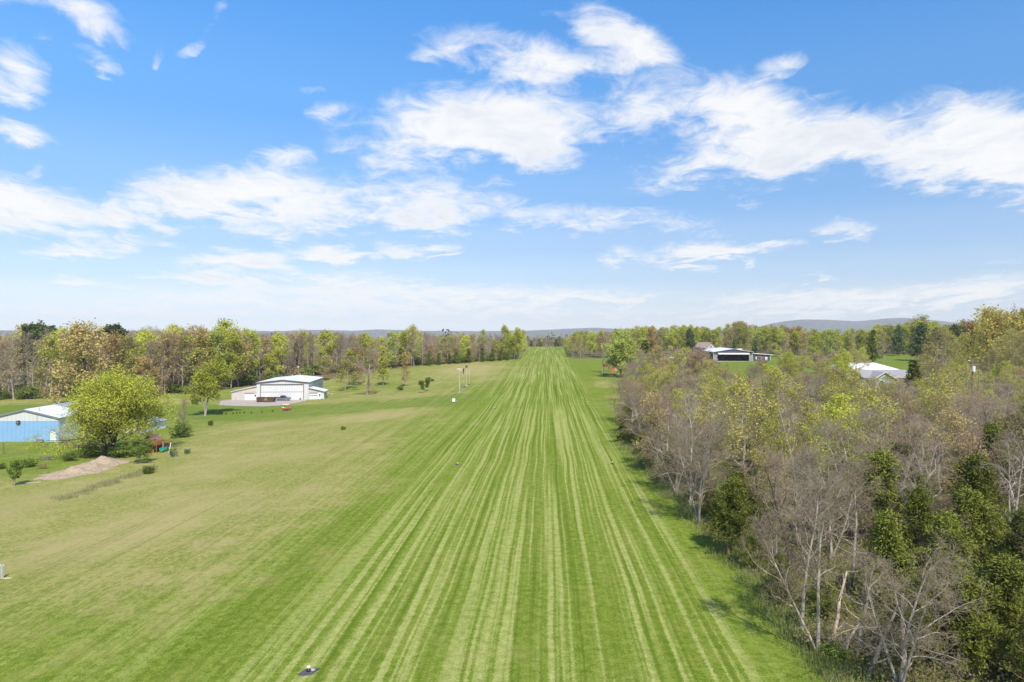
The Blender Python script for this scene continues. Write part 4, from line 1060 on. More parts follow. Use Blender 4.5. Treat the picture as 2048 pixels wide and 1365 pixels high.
loft([(-.7, 1.65, .25, .1), (-.2, 1.8, .42, .3), (.6, 1.8, .42, .3), (1.3, 1.6, .3, .1)], 10).build('canopy', GLASS, pl)
MB().ext([(1.3, .3, .85), (1.1, 4.6, 1.1), (.2, 4.6, 1.1), (-.4, .3, .85)], (0, 0, .12)).ext([(1.3, -.3, .85), (1.1, -4.6, 1.1), (.2, -4.6, 1.1), (-.4, -.3, .85)], (0, 0, .12)).build('wing', PLAINW, pl)
MB().ext([(-2.5, -.05, 1.4), (-3.3, -.05, 2.75), (-3.85, -.05, 2.75), (-3.7, -.05, 1.3)], (0, .1, 0)).build('tail_fin', PLAINW, pl)
MB().ext([(-2.9, -1.5, 1.35), (-2.7, 0, 1.35), (-2.9, 1.5, 1.35), (-3.6, 1.5, 1.35), (-3.6, -1.5, 1.35)], (0, 0, .07)).build('tailplane', PLAINW, pl)
MB().box(3.2, 3.26, -.06, .06, .3, 2.).cyl((3.15, 0, 1.15), (3.5, 0, 1.15), .14, .03, 8).build('propeller', TRIMD, pl)
for x, y in ((2.3, 0), (.3, 1.2), (.3, -1.2)):
    MB().cyl((x, y, .85), (x, y, .2), .05, .05, 6).cyl((x, y - .08, .2), (x, y + .08, .2), .2, .2, 10).build('landing_gear', BLACK, pl)

# utility poles in the woods
q = on(1945, 136); up_ = thing('utility_pole', 'wooden utility pole with white transformer and street lamp rising from the woods', 'utility pole', q)
hgt = CAMH - (716 - HZ) / F * 136 - q.z
MB().cyl((0, 0, -.5), (0, 0, hgt), .17, .12, 8).build('pole', WOODP, up_)
MB().cyl((-.05, -.42, hgt - 2.7), (-.05, -.42, hgt - 1.65), .3, .3, 12).build('transformer', PLAINW, up_)
MB().cyl((0, 0, hgt - .8), (-.7, -.2, hgt - .5), .03, .03, 6).build('lamp_arm', GALV, up_); MB().ell((-.8, -.2, hgt - .55), .22, .16, .1).build('lamp_head', PLAINW, up_)
MB().box(-.1, 1.4, -.06, .06, hgt - 1.45, hgt - 1.3).build('crossarm', WOODP, up_)
q = on(1957, 140); t = thing('guy_pole', 'slim grey pole right of the transformer pole', 'pole', q); MB().cyl((0, 0, -.5), (0, 0, CAMH - (728 - HZ) / F * 140 - q.z), .07, .05, 8).build('pole', WOODP, t)
q = on(448, 292); t = thing('white_house', 'white house glimpsed between bare trunks in the left woodland', 'house', q, math.radians(15))
gable_block(8, 10, 6.5, 9).build('wall', PLAINW, t); gable_roof(8, 10, 6.5, 9, .4, .12).build('roof', ROOFG, t); window(t, -2, 4.6, 1., 1.4); window(t, 2, 4.6, 1., 1.4)
# ------------------------------------------------------------------ single trees of the fields
tpx('spreading_oak', 218, 912, 762, 'broad spreading yellow-green tree beside the blue building', name='spreading_tree', rz=.6, wide=1.25)
tpx('yard_tree', 411, 832, 738, 'rounded bright yellow-green tree alone on the lawn left of the hangar', name='lawn_tree', rz=1.0)
tpx('orchard_tree', 280, 927, 886, 'small leafy tree with short trunk in front of the green slide', name='small_tree', wide=1.5)
tpx('sapling', 29, 972, 926, 'small upright green sapling beside the end of the dirt heap', name='sapling')
tpx('hut_tree', 1240, 754, 674, 'round light green tree over the red play hut', name='light_green_tree', rz=2.)
tpx('bare_a', 1204, 747, 668, 'tall bare pale-trunked tree left of the red play hut', name='bare_tree')
tpx('wide_bare', 735, 790, 704, 'wide leafless tree with forking trunk on the slope right of the hangar', name='bare_tree', rz=.3)
tpx('yellow_cone', 766, 771, 695, 'tall conical yellow-green tree on the slope', name='conical_tree')
tpx('orange_cone', 811, 773, 706, 'slender orange-budded conical tree on the slope', name='conical_tree')
tpx('tall_yellow_a', 690, 782, 704, 'yellow-green tree just right of the hangar', name='yard_tree', wide=1.25)
tpx('tall_orange_a', 706, 772, 701, 'orange-topped twiggy tree behind the yellow-green hangar tree', name='yard_tree', wide=1.1)
tpx('tall_olive_a', 648, 762, 712, 'olive rounded tree behind the right end of the hangar', name='yard_tree', wide=1.4)
tpx('tall_yellow_b', 615, 752, 712, 'low rounded olive-green tree behind the hangar roof', name='yard_tree', wide=1.6)
tpx('tall_green_b', 533, 757, 722, 'fresh green tree rising behind the left roof of the hangar', name='yard_tree', wide=1.1)
tpx('tall_cedar', 522, 762, 715, 'narrow dark evergreen behind the left roof of the hangar', name='evergreen', wide=.8)
tpx('orange_oak', 172, 805, 672, 'big orange-brown budding tree behind the spreading tree', name='budding_tree', rz=1., wide=1.12)
tpx('tall_orange_b', 292, 798, 722, 'wide dome-shaped orange-tan tree right of the big orange one', name='budding_tree', wide=1.5)
tpx('sapling', 844, 787, 763, 'twin young green trees on the slope, nearer of the two', name='young_tree', wide=1.2)
tpx('sapling', 856, 783, 757, 'twin young green trees on the slope, farther and right of the two', name='young_tree')
tpx('wide_bare', 365, 873, 805, 'thin bare dark tree rising out of the vine-grown shrub', name='bare_tree', wide=.55)
for pr, px, b_, t_, w, lb in (('shrub_d', 362, 875, 846, 1.3, 'dark vine-grown shrub by the leaning blue panel'), ('shrub_a', 58, 934, 915, 1.3, 'dark green bush behind the sapling on the left lawn'), ('shrub_c', 86, 938, 924, 1.3, 'thin twiggy bush right of the dark green bush'),
                          ('shrub_a', 3, 938, 925, 1., 'green bush cut by the left edge of the view'), ('shrub_a', 297, 948, 930, 1., 'lone leafy bush in the field below the play set'), ('shrub_d', 140, 922, 904, 1.4, 'bright green bush at the left end of the shade under the spreading tree'),
                          ('shrub_d', 180, 914, 890, 1.8, 'leafy shrub under the left limbs of the spreading tree'), ('shrub_d', 250, 914, 888, 1.9, 'dense dark shrub right of the trunk of the spreading tree'), ('shrub_d', 282, 908, 882, 1.5, 'leafy shrub between the spreading tree and the play tower'),
                          ('shrub_a', 800, 781, 772, 1.2, 'low dark green bush beside the orange conical tree'), ('shrub_b', 864, 763, 758, 1.2, 'tiny dark bush high on the slope'), ('shrub_b', 687, 860, 853, 1., 'single tiny brown shrub in the dry field'),
                          ('shrub_b', 421, 851, 842, .8, 'little dark shrub in the field below the lawn tree'), ('shrub_c', 750, 788, 777, 1.6, 'twiggy undergrowth right of the wide leafless tree'), ('shrub_c', 130, 886, 872, 1.6, 'green bush before the door end of the blue wall'),
                          ('sprout', 347, 914, 900, 1., 'young leafy sprout inside the staked wire cage'), ('shrub_a', 374, 908, 897, .8, 'leafy plant filling the right wire cage')):
    tpx(pr, px, b_, t_, lb, name='shrub', cat='shrub', wide=w)
for i, (px, py) in enumerate(((444, 829), (452, 829), (466, 828.5), (473, 828), (480, 827.5), (488, 827), (502, 827), (524, 826), (545, 824))):
    tpx('sprout', px, py, py - 3.5, 'one of a row of tiny dark seedlings along the edge of the mown lawn', name='seedling', cat='seedling', group='row of seedlings left of the golf cart', wide=.9)

# ------------------------------------------------------------------ left woodland
KL = dict(tall_bare_a='tall bare grey tree', tall_bare_b='tall bare grey tree', tall_bare_c='tall bare mauve-brown tree', tall_bare_d='tall bare pale tree', tall_olive_a='olive-budded tall tree', tall_olive_b='olive-budded tall tree',
          tall_yellow_a='yellow-green tall tree', tall_yellow_b='yellow-green tall tree', tall_green_a='fresh green tall tree', tall_green_b='bright spring-green tall tree', tall_green_c='bright spring-green tall tree',
          tall_orange_a='orange-tinted tall tree', tall_orange_b='orange-tinted tall tree', pine_a='dark round-topped pine', pine_b='dark round-topped pine', tall_cedar='dark evergreen', fir='dark conical fir')
def pick(w):
    k = list(w); return random.choices(k, [w[i] for i in k])[0]
WL = dict(tall_bare_a=4, tall_bare_b=4, tall_bare_c=5.5, tall_bare_d=3, tall_olive_a=1., tall_olive_b=1., tall_yellow_a=1.2, tall_yellow_b=1.2, tall_green_b=1.2, tall_green_c=1.2, tall_green_a=.5, tall_orange_a=.35, tall_orange_b=.35, tall_cedar=.6)
LINE = [(-70, 803), (0, 800), (120, 797), (330, 790), (430, 783), (480, 775), (560, 764), (660, 748), (730, 740), (790, 735), (850, 731), (950, 725), (1044, 718)]
WPT = [at(*p) for p in LINE]
seg = [(WPT[i + 1] - WPT[i]).length for i in range(len(WPT) - 1)]; TOT = sum(seg)
def on_line(d):
    for i, s in enumerate(seg):
        if d <= s or i == len(seg) - 1:
            f = d / s; p = WPT[i].lerp(WPT[i + 1], f); t = (WPT[i + 1] - WPT[i]).normalized(); return p, Vector((-t.y, t.x, 0)), LINE[i][0] + (LINE[i + 1][0] - LINE[i][0]) * f
        d -= s
def zone_left(px):
    for a, n in ((110, 'behind the blue building'), (320, 'behind the spreading tree'), (460, 'behind the lawn tree'), (640, 'behind the white hangar'), (800, 'behind the conical trees'), (930, 'above the field poles'), (2000, 'by the far strip')):
        if px < a: return n
def topcap(px): return np.interp(px, [-200, 0, 150, 300, 450, 600, 700, 760, 830, 880, 960, 1000, 1060], [652, 654, 662, 655, 655, 663, 664, 673, 659, 671, 668, 663, 668])
def put_left(p, px, row):
    pr = pick(WL)
    if px > 1000 and random.random() < .6: pr = random.choice(['tall_green_b', 'tall_green_c', 'tall_green_a', 'tall_yellow_a'])
    cap = CAMH + (HZ - (topcap(px) + random.uniform(-6, 4))) / F * p.y - z1(p.x, p.y)
    h = min(cap, 25) * random.uniform(.8, .96)
    if pr == 'tall_cedar': h *= random.uniform(.35, .6)
    elif row == 0 and random.random() < .35: h *= random.uniform(.55, .85)
    return pr, h
SP = 5.4
inner = []
for row, (d0, d1) in enumerate(((0, 3), (4, 9), (10, 18))):
    d = random.uniform(0, 3)
    while d < TOT:
        p, nv, px = on_line(d); off = random.uniform(d0, d1); p = p + nv * off + Vector((random.uniform(-1, 1), 0, 0))
        pr, h = put_left(p, px, row); sp = 'front row' if row == 0 else 'inner rows'
        kl, zn = KL[pr], zone_left(px); d += SP * random.uniform(.7, 1.3) * (1 + .15 * row)
        if row == 2: inner.append((pr, tuple(p), h, 1.)); continue
        tree(pr, p, h, f'{kl}, {sp} of the left woodland, {zn}', f'{kl}s, {sp}, {zn}', wide=random.uniform(1., 1.3) * (1.1 if h < 15 else 1))
# left side of the strip's far half
y = 432
while y < 655:
    for o in (random.uniform(-2, 1), random.uniform(-9, -4)):
        x = .052 * y - 2 - 17 + o; pr = pick(dict(tall_green_b=2, tall_green_c=2, tall_yellow_a=1.5, tall_bare_c=1.5, tall_olive_a=1, tall_cedar=.6))
        px = CX + x / y * F
        h = (CAMH + (HZ - np.interp(y, [430, 640], [662, 684])) / F * y - z1(x, y)) * random.uniform(.8, 1.05)
        if pr == 'tall_cedar': h *= .6
        tree(pr, (x, y), h, f'{KL[pr]} lining the left edge of the strip near its far end', f'{KL[pr]}s, left edge of the far strip')
    y += random.uniform(8, 13)
tpx('pine_a', 62, 771, 653, 'broad dark pine with flat crown above the blue building', name='pine_tree', wide=1.1)
tpx('pine_b', 104, 773, 657, 'dark pine right of the broad pine above the blue building', name='pine_tree', wide=1.2)
tpx('pine_b', 222, 772, 655, 'dark pine top showing behind the big orange-brown tree', name='pine_tree', wide=1.1)
tpx('tall_green_b', 466, 770, 648, 'big bright green tree standing highest in the woodland left of the hangar', name='tall_tree', wide=1.3)
tpx('tall_cedar', 590, 753, 686, 'slim dark cedar among bare trees above the hangar roof', name='cedar_tree', wide=.6)
tpx('tall_yellow_a', 828, 733, 655, 'tallest yellow-green tree of the woodland behind the conical trees', name='tall_tree', wide=1.1)
tpx('tall_green_c', 1012, 720, 656, 'tall bright green tree at the corner of the left woodland', name='tall_tree', wide=1.1)
tpx('tall_green_b', 1036, 719, 660, 'bright green tree at the outermost tip of the left woodland', name='tall_tree')
for i in range(9):
    px = 860 + i * 20 + random.uniform(-6, 6)
    tree('tall_cedar', at(px, np.interp(px, [850, 1044], [732, 719])), random.uniform(5, 9), 'low dark evergreen at the foot of the woodland above the field poles', 'low evergreens above the field poles', wide=1.1)
for i in range(110):
    p, nv, px = on_line(random.random() * TOT); p -= nv * random.uniform(-6, 1.5)
    tree(random.choice(['shrub_c', 'shrub_d', 'bare_shrub']), p, random.uniform(2, 5.4), f'tangled brush at the foot of the left woodland, {zone_left(px)}', f'brush at the woodland foot, {zone_left(px)}', name='shrub', cat='shrub', wide=1.5)
items = [(a, (b[0], b[1], z1(b[0], b[1])), c, d) for a, b, c, d in inner]
for i in range(330):
    p, nv, px = on_line(random.random() * TOT); off = 20 + 75 * random.random() ** 1.3
    p = p + nv * off; px = CX + p.x / p.y * F
    if px < -140: continue
    pr, h = put_left(p, px, 2)
    items.append((pr, (p.x, p.y, z1(p.x, p.y)), h * random.uniform(.88, 1.04), random.uniform(.95, 1.25)))
mass('woodland', items, 'deep leafless and budding woodland continuing behind the left front trees', 'woodland')

# ------------------------------------------------------------------ right-hand far trees
WR = dict(tall_green_b=3, tall_green_c=3, tall_green_a=1.2, tall_yellow_a=2, tall_yellow_b=2, tall_bare_c=1.6, tall_bare_a=.8, tall_olive_a=1.2, tall_orange_a=.7, tall_orange_b=.5)
def cap_r(px): return np.interp(px, [1135, 1180, 1240, 1300, 1420, 1480, 1560, 1640, 1700, 1800, 1830, 1880, 1930, 1980, 2048, 2300], [672, 662, 664, 651, 657, 646, 651, 660, 662, 652, 641, 648, 655, 634, 640, 640])
def zone_right(px):
    for a, n in ((1180, 'by the far strip'), (1290, 'behind the red play hut'), (1400, 'behind the white airplane'), (1560, 'behind the dark hangar'), (1700, 'left of the far lawn'), (1860, 'behind the far lawn'), (3000, 'at the far right')):
        if px < a: return n
def put_r(px, yv, kinds, jit=8, stuff=None, sp='front row'):
    q = on(px, yv); pr = pick(kinds)
    h = max(6, min(25, (CAMH + (HZ - cap_r(px) - random.uniform(-3, 9)) / F * yv - q.z))) * random.uniform(.85, 1.02)
    if pr in ('tall_cedar', 'fir'): h *= .6
    if stuff is not None: stuff.append((pr, tuple(q), h, random.uniform(.95, 1.25))); return
    kl, zn = KL[pr], zone_right(px)
    tree(pr, q, h, f'{kl}, right-hand {sp}, {zn}', f'{kl}s, right, {sp}, {zn}', wide=random.uniform(.9, 1.2))
KB = dict(bud_olive_a='olive-budded tree', bud_olive_b='olive-budded tree', bare_c='bare mauve tree', bud_yellow_a='yellow-budded tree', bud_yellow_b='yellow-budded tree', bare_e='bare pale tree', bud_pink='pinkish budding tree', bud_green='fresh green tree')
FL = [(1145, 560), (1165, 500), (1185, 440), (1210, 425), (1290, 430), (1400, 445), (1540, 420), (1620, 400), (1700, 395), (1780, 420), (1860, 400), (1930, 320), (2000, 285), (2120, 280)]
fx = [p[0] for p in FL]; fy = [p[1] for p in FL]
px = 1168.
while px < 2110:
    for k in range(1):
        put_r(px + random.uniform(-5, 5), np.interp(px, fx, fy) + (0, 13)[k] + random.uniform(0, 9), WR if px < 1900 else dict(tall_yellow_a=2, tall_yellow_b=2, tall_orange_a=2.5, tall_olive_a=2, tall_bare_a=2, tall_green_b=.6), sp=('front row', 'back row')[k])
    px += random.uniform(7, 12) * (1.15 if px > 1800 else 1)
y = 440
while y < 655:
    for o in (random.uniform(-1, 2), random.uniform(4, 9)):
        x = .052 * y - 2 + 18 + o; pr = pick(dict(tall_green_b=1.5, tall_green_c=1.5, tall_yellow_a=1.5, tall_bare_c=2, tall_olive_a=1, tall_cedar=.8))
        h = (CAMH + (HZ - np.interp(y, [430, 640], [668, 678])) / F * y - z1(x, y)) * random.uniform(.75, 1.)
        if pr == 'tall_cedar': h *= .6
        tree(pr, (x, y), h, f'{KL[pr]} lining the right edge of the strip near its far end', f'{KL[pr]}s, right edge of the far strip')
    y += random.uniform(8, 13)
items = []
for i in range(290):
    px = random.uniform(1130, 2200); put_r(px, np.interp(px, fx, fy) + 12 + 125 * random.random() ** 1.3, WR, stuff=items)
for i in range(46):                                                     # trees closing the strip's far end, below the crest
    x = random.uniform(2, 66); yv = random.uniform(664, 720); items.append((pick(dict(tall_bare_c=3, tall_olive_a=2, tall_bare_a=2, tall_cedar=1)), (x, yv, z1(x, yv)), random.uniform(6, 11), 1.3))
mass('woodland', items, 'deep spring-green woodland behind the right-hand trees and past the strip end', 'woodland')
for pr, px, yv, top, w, lb in (('pine_full', 1382, 372, 661, .9, 'round-crowned dark pine left of the dark hangar'), ('tall_cedar', 1290, 350, 682, 1.5, 'broad dark cedar right of the light green hut tree'), ('fir', 1468, 405, 679, .9, 'dark fir tip behind the ridge of the dark hangar'), ('fir', 1510, 398, 681, .9, 'dark fir right of the chimney of the dark hangar'),
                           ('tall_yellow_a', 1560, 385, 668, 1.4, 'wide yellow-green tree behind the carport'), ('tall_bare_c', 1575, 360, 677, 1.1, 'bare mauve tree beside the carport'), ('tall_green_c', 1630, 300, 672, 1.1, 'pale fresh green rounded tree left of the white-roofed house'), ('tall_green_a', 1662, 320, 664, 1.2, 'large grass-green tree before the brick house'),
                           ('tall_cedar', 1742, 335, 662, 1.0, 'tall dark cedar left of the far lawn'), ('pine_full', 1795, 400, 655, .9, 'dark pine behind the far lawn, leftmost'), ('tall_bare_c', 1768, 330, 675, .9, 'bare pinkish tree standing on the far lawn'), ('pine_full', 1840, 350, 650, 1.1, 'big shaggy pine at the right end of the far lawn'),
                           ('pine_full', 1905, 310, 654, 1.15, 'broad green pine right of the big shaggy pine'), ('pine_full', 1876, 335, 660, 1., 'pine between the two big pines at the far lawn'), ('pine_full', 1965, 290, 659, 1.1, 'dark pine under the orange tree at the far right'), ('gold_oak', 1990, 270, 637, 1.1, 'tallest orange and yellow tree against the sky at the far right'),
                           ('tall_yellow_b', 1850, 410, 634, 1.5, 'high yellow-green tree rising behind the big shaggy pine'), ('tall_orange_b', 2046, 285, 640, 1.2, 'orange tree at the right edge of the view'), ('tall_green_c', 1690, 250, 702, 1.1, 'low bright green tree before the left end of the white roof'),
                           ('bud_pink', 1525, 300, 716, 1.3, 'mauve-budded bush in front of the dark hangar apron'), ('bud_pink', 1640, 290, 712, 1.3, 'reddish brown bush between the carport and the light green tree'), ('tall_cedar', 1830, 196, 722, 1.3, 'dark cedar at the right end of the grey roof')):
    q = on(px, yv); tree(pr, q, CAMH + (HZ - top) / F * yv - q.z, lb, wide=w)

rb = random.Random(4)
for i in range(34):
    px, yv = rb.uniform(1262, 1428), rb.uniform(215, 345); q = on(px, yv); top = rb.uniform(694, 722) + max(0, 300 - yv) * .12; pr = rb.choice(['bud_olive_a', 'bud_olive_b', 'bare_c', 'bud_yellow_b', 'bare_e', 'bud_pink'])
    if abs(px - 1337) < 14 and yv < 380: top = max(top, 722)
    h = CAMH + (HZ - top) / F * yv - q.z
    if h > 1.5: tree(pr, q, h, f'low {KB[pr]} in the brush between play hut and dark hangar', f'low {KB[pr]}s between play hut and dark hangar', name='brush_tree', wide=1.4)
for i in range(40):
    px, yv = rb.uniform(1548, 1735), rb.uniform(225, 335); q = on(px, yv); top = rb.uniform(698, 722) + max(0, 300 - yv) * .15; pr = rb.choice(['bud_olive_a', 'bud_yellow_a', 'bud_yellow_b', 'bud_pink', 'bud_green', 'bare_c'])
    h = CAMH + (HZ - top) / F * yv - q.z
    if h > 1.5: tree(pr, q, h, f'low {KB[pr]} in the brush between carport and white-roofed house', f'low {KB[pr]}s between carport and white-roofed house', name='brush_tree', wide=1.35)

# ------------------------------------------------------------------ right-hand woods beside the strip
NEAR = [  # prototype, photo px of the foot, height, label, kind name
    ('bare_a', 1603, 1266, 10.2, 'pale bare tree with straight trunk, nearest at the wood edge'), ('bare_b', 1637, 1310, 10.6, 'slim twin-stemmed bare tree right behind the nearest pale one'),
    ('bare_b', 1552, 1128, 9.4, 'bare grey tree above the low dark cedar at the wood edge'), ('bare_e', 1399, 1050, 11.2, 'brown-trunked bare tree left of the dark edge cedar'),
    ('bare_a', 1381, 1010, 12., 'tall white-limbed bare tree standing farthest out at the wood edge'), ('cedar_b', 1456, 1110, 6.8, 'dark edge cedar with bare lower trunk casting a round shadow on the grass'),
    ('cedar_c', 1562, 1205, 3.6, 'low dark spreading cedar at the wood edge'), ('cedar_c', 1742, 1090, 8.6, 'large dark cedar in the middle of the near woods'), ('cedar_a', 1790, 1228, 7., 'olive green pyramid cedar in the near woods'),
    ('cedar_c', 1990, 1320, 6.4, 'big cedar filling the lower right corner'), ('cedar_b', 1938, 1100, 8.6, 'dark cedar under pale overhanging limbs at the right'), ('cedar_a', 1880, 1300, 6., 'cedar at the bottom between the pyramid cedar and the corner cedar'),
    ('dead_bare', 1835, 1085, 10.4, 'crooked dark-limbed bare tree above the near cedars'), ('dead_bare', 2030, 1150, 11., 'pale bare tree with long drooping limbs at the right edge'), ('bare_d', 1868, 1200, 7.5, 'small dense dark bare tree between the cedars'),
    ('bare_c', 1700, 1180, 8.5, 'thin mauve bare tree left of the pyramid cedar'), ('bare_e', 1662, 1120, 9.6, 'many-stemmed pale bare tree left of the large dark cedar'), ('dead_bare', 1915, 860, 13., 'tall pale-limbed bare tree below the transformer pole'),
    ('cedar_a', 1320, 905, 6.5, 'dark cedar at the wood edge halfway along the strip'), ('cedar_b', 1296, 868, 5., 'small dark cedar at the wood edge farther along the strip'), ('bare_c', 1330, 920, 11., 'wide bare tree spreading over the wood edge halfway along the strip'),
    ('cedar_a', 1850, 1180, 7.5, 'olive cedar in the group behind the small dark bare tree'), ('cedar_b', 1905, 1235, 7., 'olive cedar left of the corner cedar'), ('cedar_c', 1962, 1185, 7.6, 'broad cedar behind the corner cedar'), ('cedar_a', 2044, 1240, 7.4, 'cedar cut by the right edge of the view, above the corner'),
    ('cedar_c', 1648, 1238, 3.4, 'small spreading cedar between the edge trunks'), ('cedar_c', 1832, 1335, 5.4, 'low cedar right of the broken pale snag'), ('cedar_b', 1935, 1352, 6., 'cedar at the bottom edge left of the corner cedar'), ('cedar_c', 1505, 1140, 3.2, 'little cedar between the edge cedar and the low spreading one'), ('cedar_c', 1820, 1020, 8.8, 'cedar behind the large dark cedar, to its right'), ('cedar_a', 2000, 1010, 9., 'far right cedar below the pale overhanging limbs'),
    ('cedar_c', 1430, 1040, 4.2, 'dark cedar behind the brown-trunked bare tree'), ('bud_green', 1690, 1010, 11.5, 'fresh green budding tree among bare ones in the near woods')]
used = []
for pr, px, py, h, lb in NEAR:
    p = at(px, py); tree(pr, p, h, lb, name='cedar_tree' if 'cedar' in pr else ('budding_tree' if 'bud' in pr else 'bare_tree')); used.append((p.x, p.y, 2.2))
KN = dict(bare_a='pale-limbed bare tree', bare_b='slim bare grey tree', bare_c='bare mauve-twigged tree', bare_d='dark-limbed bare tree', bare_e='many-stemmed bare tree', dead_bare='crooked pale bare tree', bud_yellow_a='yellow-budded tree', bud_yellow_b='sparse yellow-budded tree',
          bud_olive_a='olive-budded tree', bud_olive_b='olive-budded tree', bud_pink='pinkish budding small tree', bud_green='fresh green budding tree', cedar_a='dark cedar', cedar_b='dark cedar', cedar_c='dark spreading cedar')
W1 = dict(bare_a=1., bare_b=1., bare_c=1., bare_d=.7, bare_e=.9, dead_bare=.7, cedar_a=1., cedar_b=.8, cedar_c=1.2, bud_olive_a=.9, bud_yellow_b=.7)
W2 = dict(bare_a=1., bare_b=.9, bare_c=2.2, bare_d=.8, bare_e=1.5, dead_bare=.8, bud_yellow_a=2.1, bud_yellow_b=1., bud_olive_a=.7, bud_olive_b=.5, bud_green=.9, cedar_b=.4)
W3 = dict(bare_a=.9, bare_b=.8, bare_c=2.2, bare_e=1.4, bud_yellow_a=2.6, bud_yellow_b=1.4, bud_olive_a=1., bud_olive_b=.8, bud_green=.6, bud_pink=.8, cedar_b=.25)
def zone_near(px, y, s):
    if y < 62: a = 'nearest at the lower right'
    elif y < 95: a = 'in the near woods'
    elif y < 140: a = 'in the middle of the woods'
    else: a = 'in the far part of the woods'
    e = s - float(wood_edge(y))
    b_ = 'along the strip edge' if e < 7 else ('left half' if px < 1650 else 'right half')
    return f'{a}, {b_}'
HIDE = [(1425, 1545, 160, 735), (1735, 1830, 120, 752), (1320, 1352, 150, 722), (1215, 1245, 150, 755), (1600, 1630, 120, 752), (1700, 1822, 60, 764)]   # openings through which the buildings are seen
n_w = 0; tries = 0; rr_ = random.Random(21)
while n_w < 245 and tries < 9000:
    tries += 1
    y = 36 + 190 * rr_.random() ** 1.15; x = rr_.uniform(16, .79 * y + 5); s = x - .052 * y + 2
    if s < float(wood_edge(y)) + .6 or y > float(wood_far(x)) + 12: continue
    dmin = 3.6 if y < 70 else (4.6 if y < 120 else 5.6)
    if any((x - a) ** 2 + (y - b_) ** 2 < max(dmin, c) ** 2 for a, b_, c in used): continue
    px = CX + x / y * F
    w_ = W1 if y < 72 else (W2 if y < 140 else W3); k = list(w_); pr = rr_.choices(k, [w_[i] for i in k])[0]
    h = rr_.uniform(7.5, 11.5) * (1.08 if 75 < y < 130 else 1.)
    if 'cedar' in pr: h = rr_.uniform(4., 7.5)
    if pr == 'bud_pink': h = rr_.uniform(4, 6)
    if s < float(wood_edge(y)) + 2 and y > 110: h *= .75
    for a, b_, ym, lim in HIDE:
        if a - 12 < px < b_ + 12 and y > 60: h = min(h, CAMH + (HZ - lim) / F * y - z1(x, y))
    if h < 2.5: continue
    used.append((x, y, dmin)); n_w += 1
    kl, zn = KN[pr], zone_near(px, y, s)
    tree(pr, (x, y), h, f'{kl} {zn}', f'{kl}s {zn}', name='cedar_tree' if 'cedar' in pr else ('budding_tree' if 'bud' in pr else 'bare_tree'), wide=rr_.uniform(.9, 1.2), lean=rr_.uniform(-.07, .07))

for i in range(26):
    px, yv = rb.uniform(1850, 2110), rb.uniform(185, 262); q = on(px, yv); top = rb.uniform(668, 706); pr = rb.choice(['bare_c', 'bare_e', 'bare_a', 'bud_olive_a', 'bud_olive_b', 'bud_yellow_b', 'bare_d'])
    if abs(px - 1945) < 14 or (px < 1910 and rb.random() < .45): continue
    tree(pr, q, CAMH + (HZ - top) / F * yv - q.z, f'high {KN[pr]} behind the transformer pole at the far right', f'high {KN[pr]}s at the far right', wide=.85)
for px, yv, top, pr, lb in ((2032, 300, 640, 'tall_yellow_b', 'yellow-green tree right of the tallest golden tree'), (1950, 310, 647, 'tall_orange_a', 'orange-tinted tree left of the tallest golden tree'), (2075, 270, 636, 'gold_oak', 'golden tree at the right limit of the view'), (1925, 330, 652, 'tall_green_c', 'spring-green tree between big pine and golden tree')):
    q = on(px, yv); tree(pr, q, CAMH + (HZ - top) / F * yv - q.z, lb, wide=1.2)
for i in range(13):
    y = 78 + i * 6.3 + rb.uniform(-2, 2); x = float(wood_edge(y)) + rb.uniform(.2, 1.6) + .052 * y - 2; pr = rb.choice(['cedar_c', 'cedar_a', 'bare_c', 'bare_e', 'cedar_b'])
    tree(pr, (x, y), rb.uniform(3.5, 6) if 'cedar' in pr else rb.uniform(8, 10.5), f'{KN[pr]} overhanging the grass halfway along the strip', f'{KN[pr]}s overhanging the strip', wide=1.2)

# leaning dead trunks and snags at the lower right
def dead(p, q, r, label, stubs=5, seed=1):
    rg = random.Random(seed); m = MB(); p, q = Vector(p), Vector(q); d = q - p
    n = 5; pts = [p + d * (i / n) + Vector((rg.uniform(-.06, .06), rg.uniform(-.06, .06), 0)) * (0 < i) for i in range(n + 1)]
    for i in range(n): m.cyl(pts[i], pts[i + 1], r * (1 - .11 * i), r * (1 - .11 * (i + 1)), 8)
    st = []
    for i in range(stubs):
        b_ = MB(); st.append(b_)
        o = pts[1 + i % n]; v = Vector((rg.uniform(-1, 1), rg.uniform(-1, 1), rg.uniform(-.2, .6))).normalized() * rg.uniform(.5, 1.5)
        e = o + v * .6 + Vector((0, 0, .1)); b_.cyl(o, e, r * .3, r * .2, 5).cyl(e, o + v + Vector((rg.uniform(-.3, .3), 0, .35)), r * .2, r * .08, 4).cyl(e, o + v * .9 + Vector((rg.uniform(-.4, .4), .3, 0)), r * .14, r * .06, 4)
    o = m.build('dead_trunk', BARK['dead']); tag(o, label, 'dead trunk'); [k.build('branch_stub', BARK['dead'], o) for k in st]
for i, (a, b_, dz, lb) in enumerate((((1664, 1290), (1692, 1270), 4.2, 'leaning dead reddish trunk with bare twigs at the wood edge, leftmost'), ((1713, 1310), (1738, 1298), 3.9, 'second dead trunk from the left, leaning right among the edge trees'),
                                ((1676, 1324), (1719, 1302), 1.9, 'short dead limb propped low across the grass at the wood edge'), ((1733, 1360), (1806, 1322), 4.0, 'long dead trunk leaning against the broken snag'), ((1808, 1362), (1806, 1360), 5.0, 'upright broken pale snag at the bottom edge'))):
    p, q = at(*a), at(*b_); q.z += dz; p.z -= .1; dead(p, q, .13 if i != 4 else .17, lb, 7 if i < 4 else 4, i + 3)

